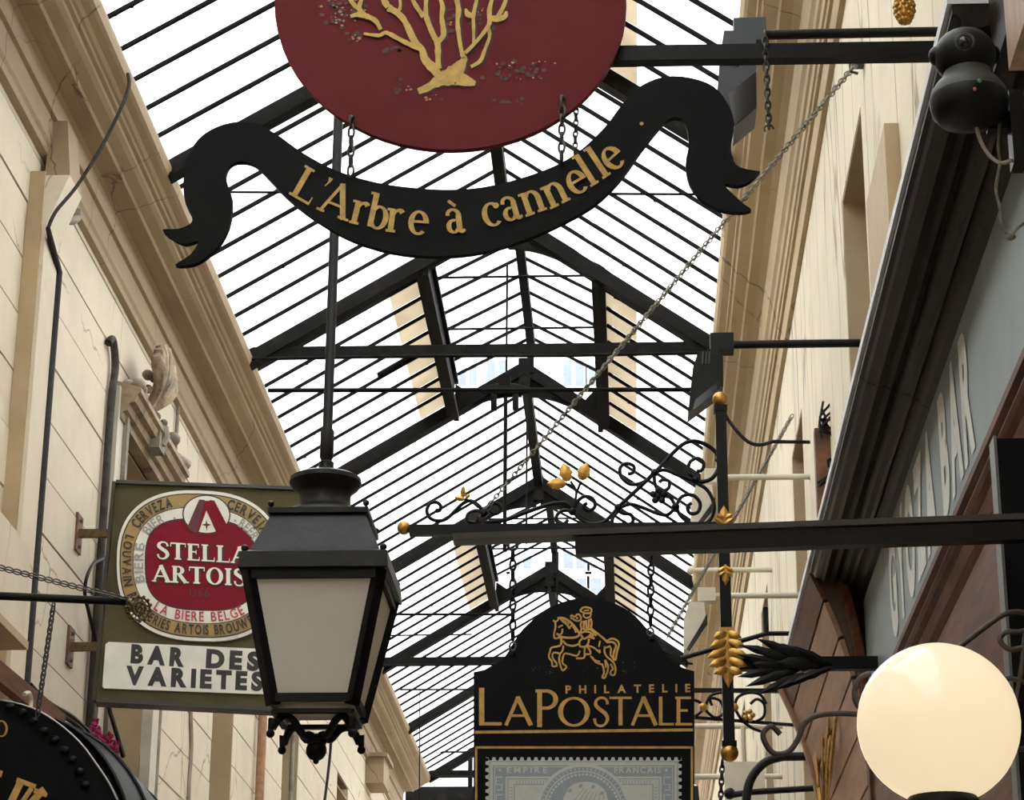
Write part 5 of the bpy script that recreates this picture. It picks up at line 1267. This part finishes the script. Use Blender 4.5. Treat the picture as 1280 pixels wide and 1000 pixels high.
for k in range(-1, 9):
    t = k/8; xx = [(-20,892),(13,884),(28,891),(42,902),(56,914),(69,925),(81,938),(91,950),(100,965),(107,981)][k+1]
    o = bpy.data.objects.new('stud', sd_); COL.objects.link(o); o.parent = ss; o.location = pq.at(xx[0],xx[1],.01) - wloc(ss)
m = MB()
for pg in Serif(.16,.08,.08).ring(0,.5,.45,.52): m.flat([(2+u*18, 921-v*20) for u, v in pg], pq, .004)
m.build('letter', GOLD, ss); m = MB()
for pts, wd in (([(14,1003),(26,978),(28,976)],9),([(28,1003),(40,985)],6),([(40,1003),(52,990),(56,987)],9)): m.stroke(pts, wd, pq, .004)
for q in ([(22,972),(46,981),(44,986),(20,978)],[(44,985),(60,992),(58,997),(42,991)]): m.flat(q, pq, .0042)
m.build('letter', GOLD, ss)
MB().flat([(-2,962),(4,964),(2,972),(-4,970)], pq, .004).build('letter', GOLD, ss)
# black hood awning behind it, with a timber ledge and pink blossoms
aw = thing('hood_awning', 'black curved hood awning on the left wall behind the studded sign', 'awning', (XL,10.6,3.2))
FR = 12
def awn(y, sc_): return [(XL + sc_*math.sin(PI/2*i/FR)*.62, y, 3.22 + .80*math.cos(PI/2*i/FR)*(.55+.45*sc_)) for i in range(FR+1)]
rows = [(10.75,.92),(11.1,1.0),(11.6,1.0),(12.1,.96),(12.5,.86),(12.8,.68),(12.98,.42),(13.05,.1)]
m = MB(); vs = [p for y, s_ in rows for p in awn(y, s_)]; fs = []
for i in range(len(rows)-1):
    for j in range(FR): fs.append((i*(FR+1)+j, i*(FR+1)+j+1, (i+1)*(FR+1)+j+1, (i+1)*(FR+1)+j))
m.add(vs, fs); m.add([v + V((-.012,0,-.012)) for v in m.v[:]], [f[::-1] for f in fs]); m.build('canvas', mat('black_awning_vinyl', (.010,.009,.009), .5, var=.2, scale=5, spec=.2), aw, smooth=50)
for y, s_ in (rows[0], rows[1], rows[3]):
    MB().tube([V(p)+V((.004,0,.004)) for p in awn(y, s_)], .010, 6).build('rib', BLACKM, aw, smooth=60)
tl = MB(); tl.beam(P(-20,828,X=-2.72), P(75,905,X=-2.72), .05, .09); tag(tl.build('timber_ledge', WOODR, None), 'reddish brown timber ledge sloping behind the studded sign', 'ledge')
tl = MB(); tl.tube([tuple(P(x,y,X=-2.66)) for x, y in smooth_path([(30,868),(36,866),(39,875),(37,890)],4)], .010, 6); tag(tl.build('wire_hook', CREAMMETAL, None, smooth=60), 'pale bent wire hook above the studded sign rim', 'hook')
cbx = MB()
for off in (0, 6):
    cbx.tube([tuple(P(x,y-off,X=-2.74)) for x, y in smooth_path([(38,862),(60,884),(90,902),(112,922)],4)], .012, 6)
tag(cbx.build('cable_bundle', BLACKM, None, smooth=60), 'pair of black cables running down above the hood awning', 'cable')
random.seed(21)
for (px, py, nn) in ((119,914,12),(129,927,10),(137,931,8),(145,936,7)):
    c = P(px,py,X=-2.64); fw = thing('blossom_sprig', {119:'tallest magenta blossom sprig above the black awning',129:'second magenta blossom sprig along the black awning',137:'third magenta blossom sprig along the black awning',145:'lowest magenta blossom sprig on the black awning'}[px], 'flower', c+V((0,0,-.10)), 'magenta blossoms above the awning')
    m = MB()
    for k in range(nn):
        q = c + V((random.gauss(0,.010),random.gauss(0,.02),random.gauss(0,.022))); a = random.random()*6
        for j in range(3): leaf(m, q, V((math.cos(a+2.1*j)*.7,-.5,math.sin(a+2.1*j))), .028, .02, curl=.2, k=3)
    m.build('petals', PINK, fw)
    MB().tube([c+V((0,0,-.12)), c], .004, 5).build('stem', mat('green_stem', (.05,.09,.03), .6) if px == 119 else bpy.data.materials['green_stem'], fw)
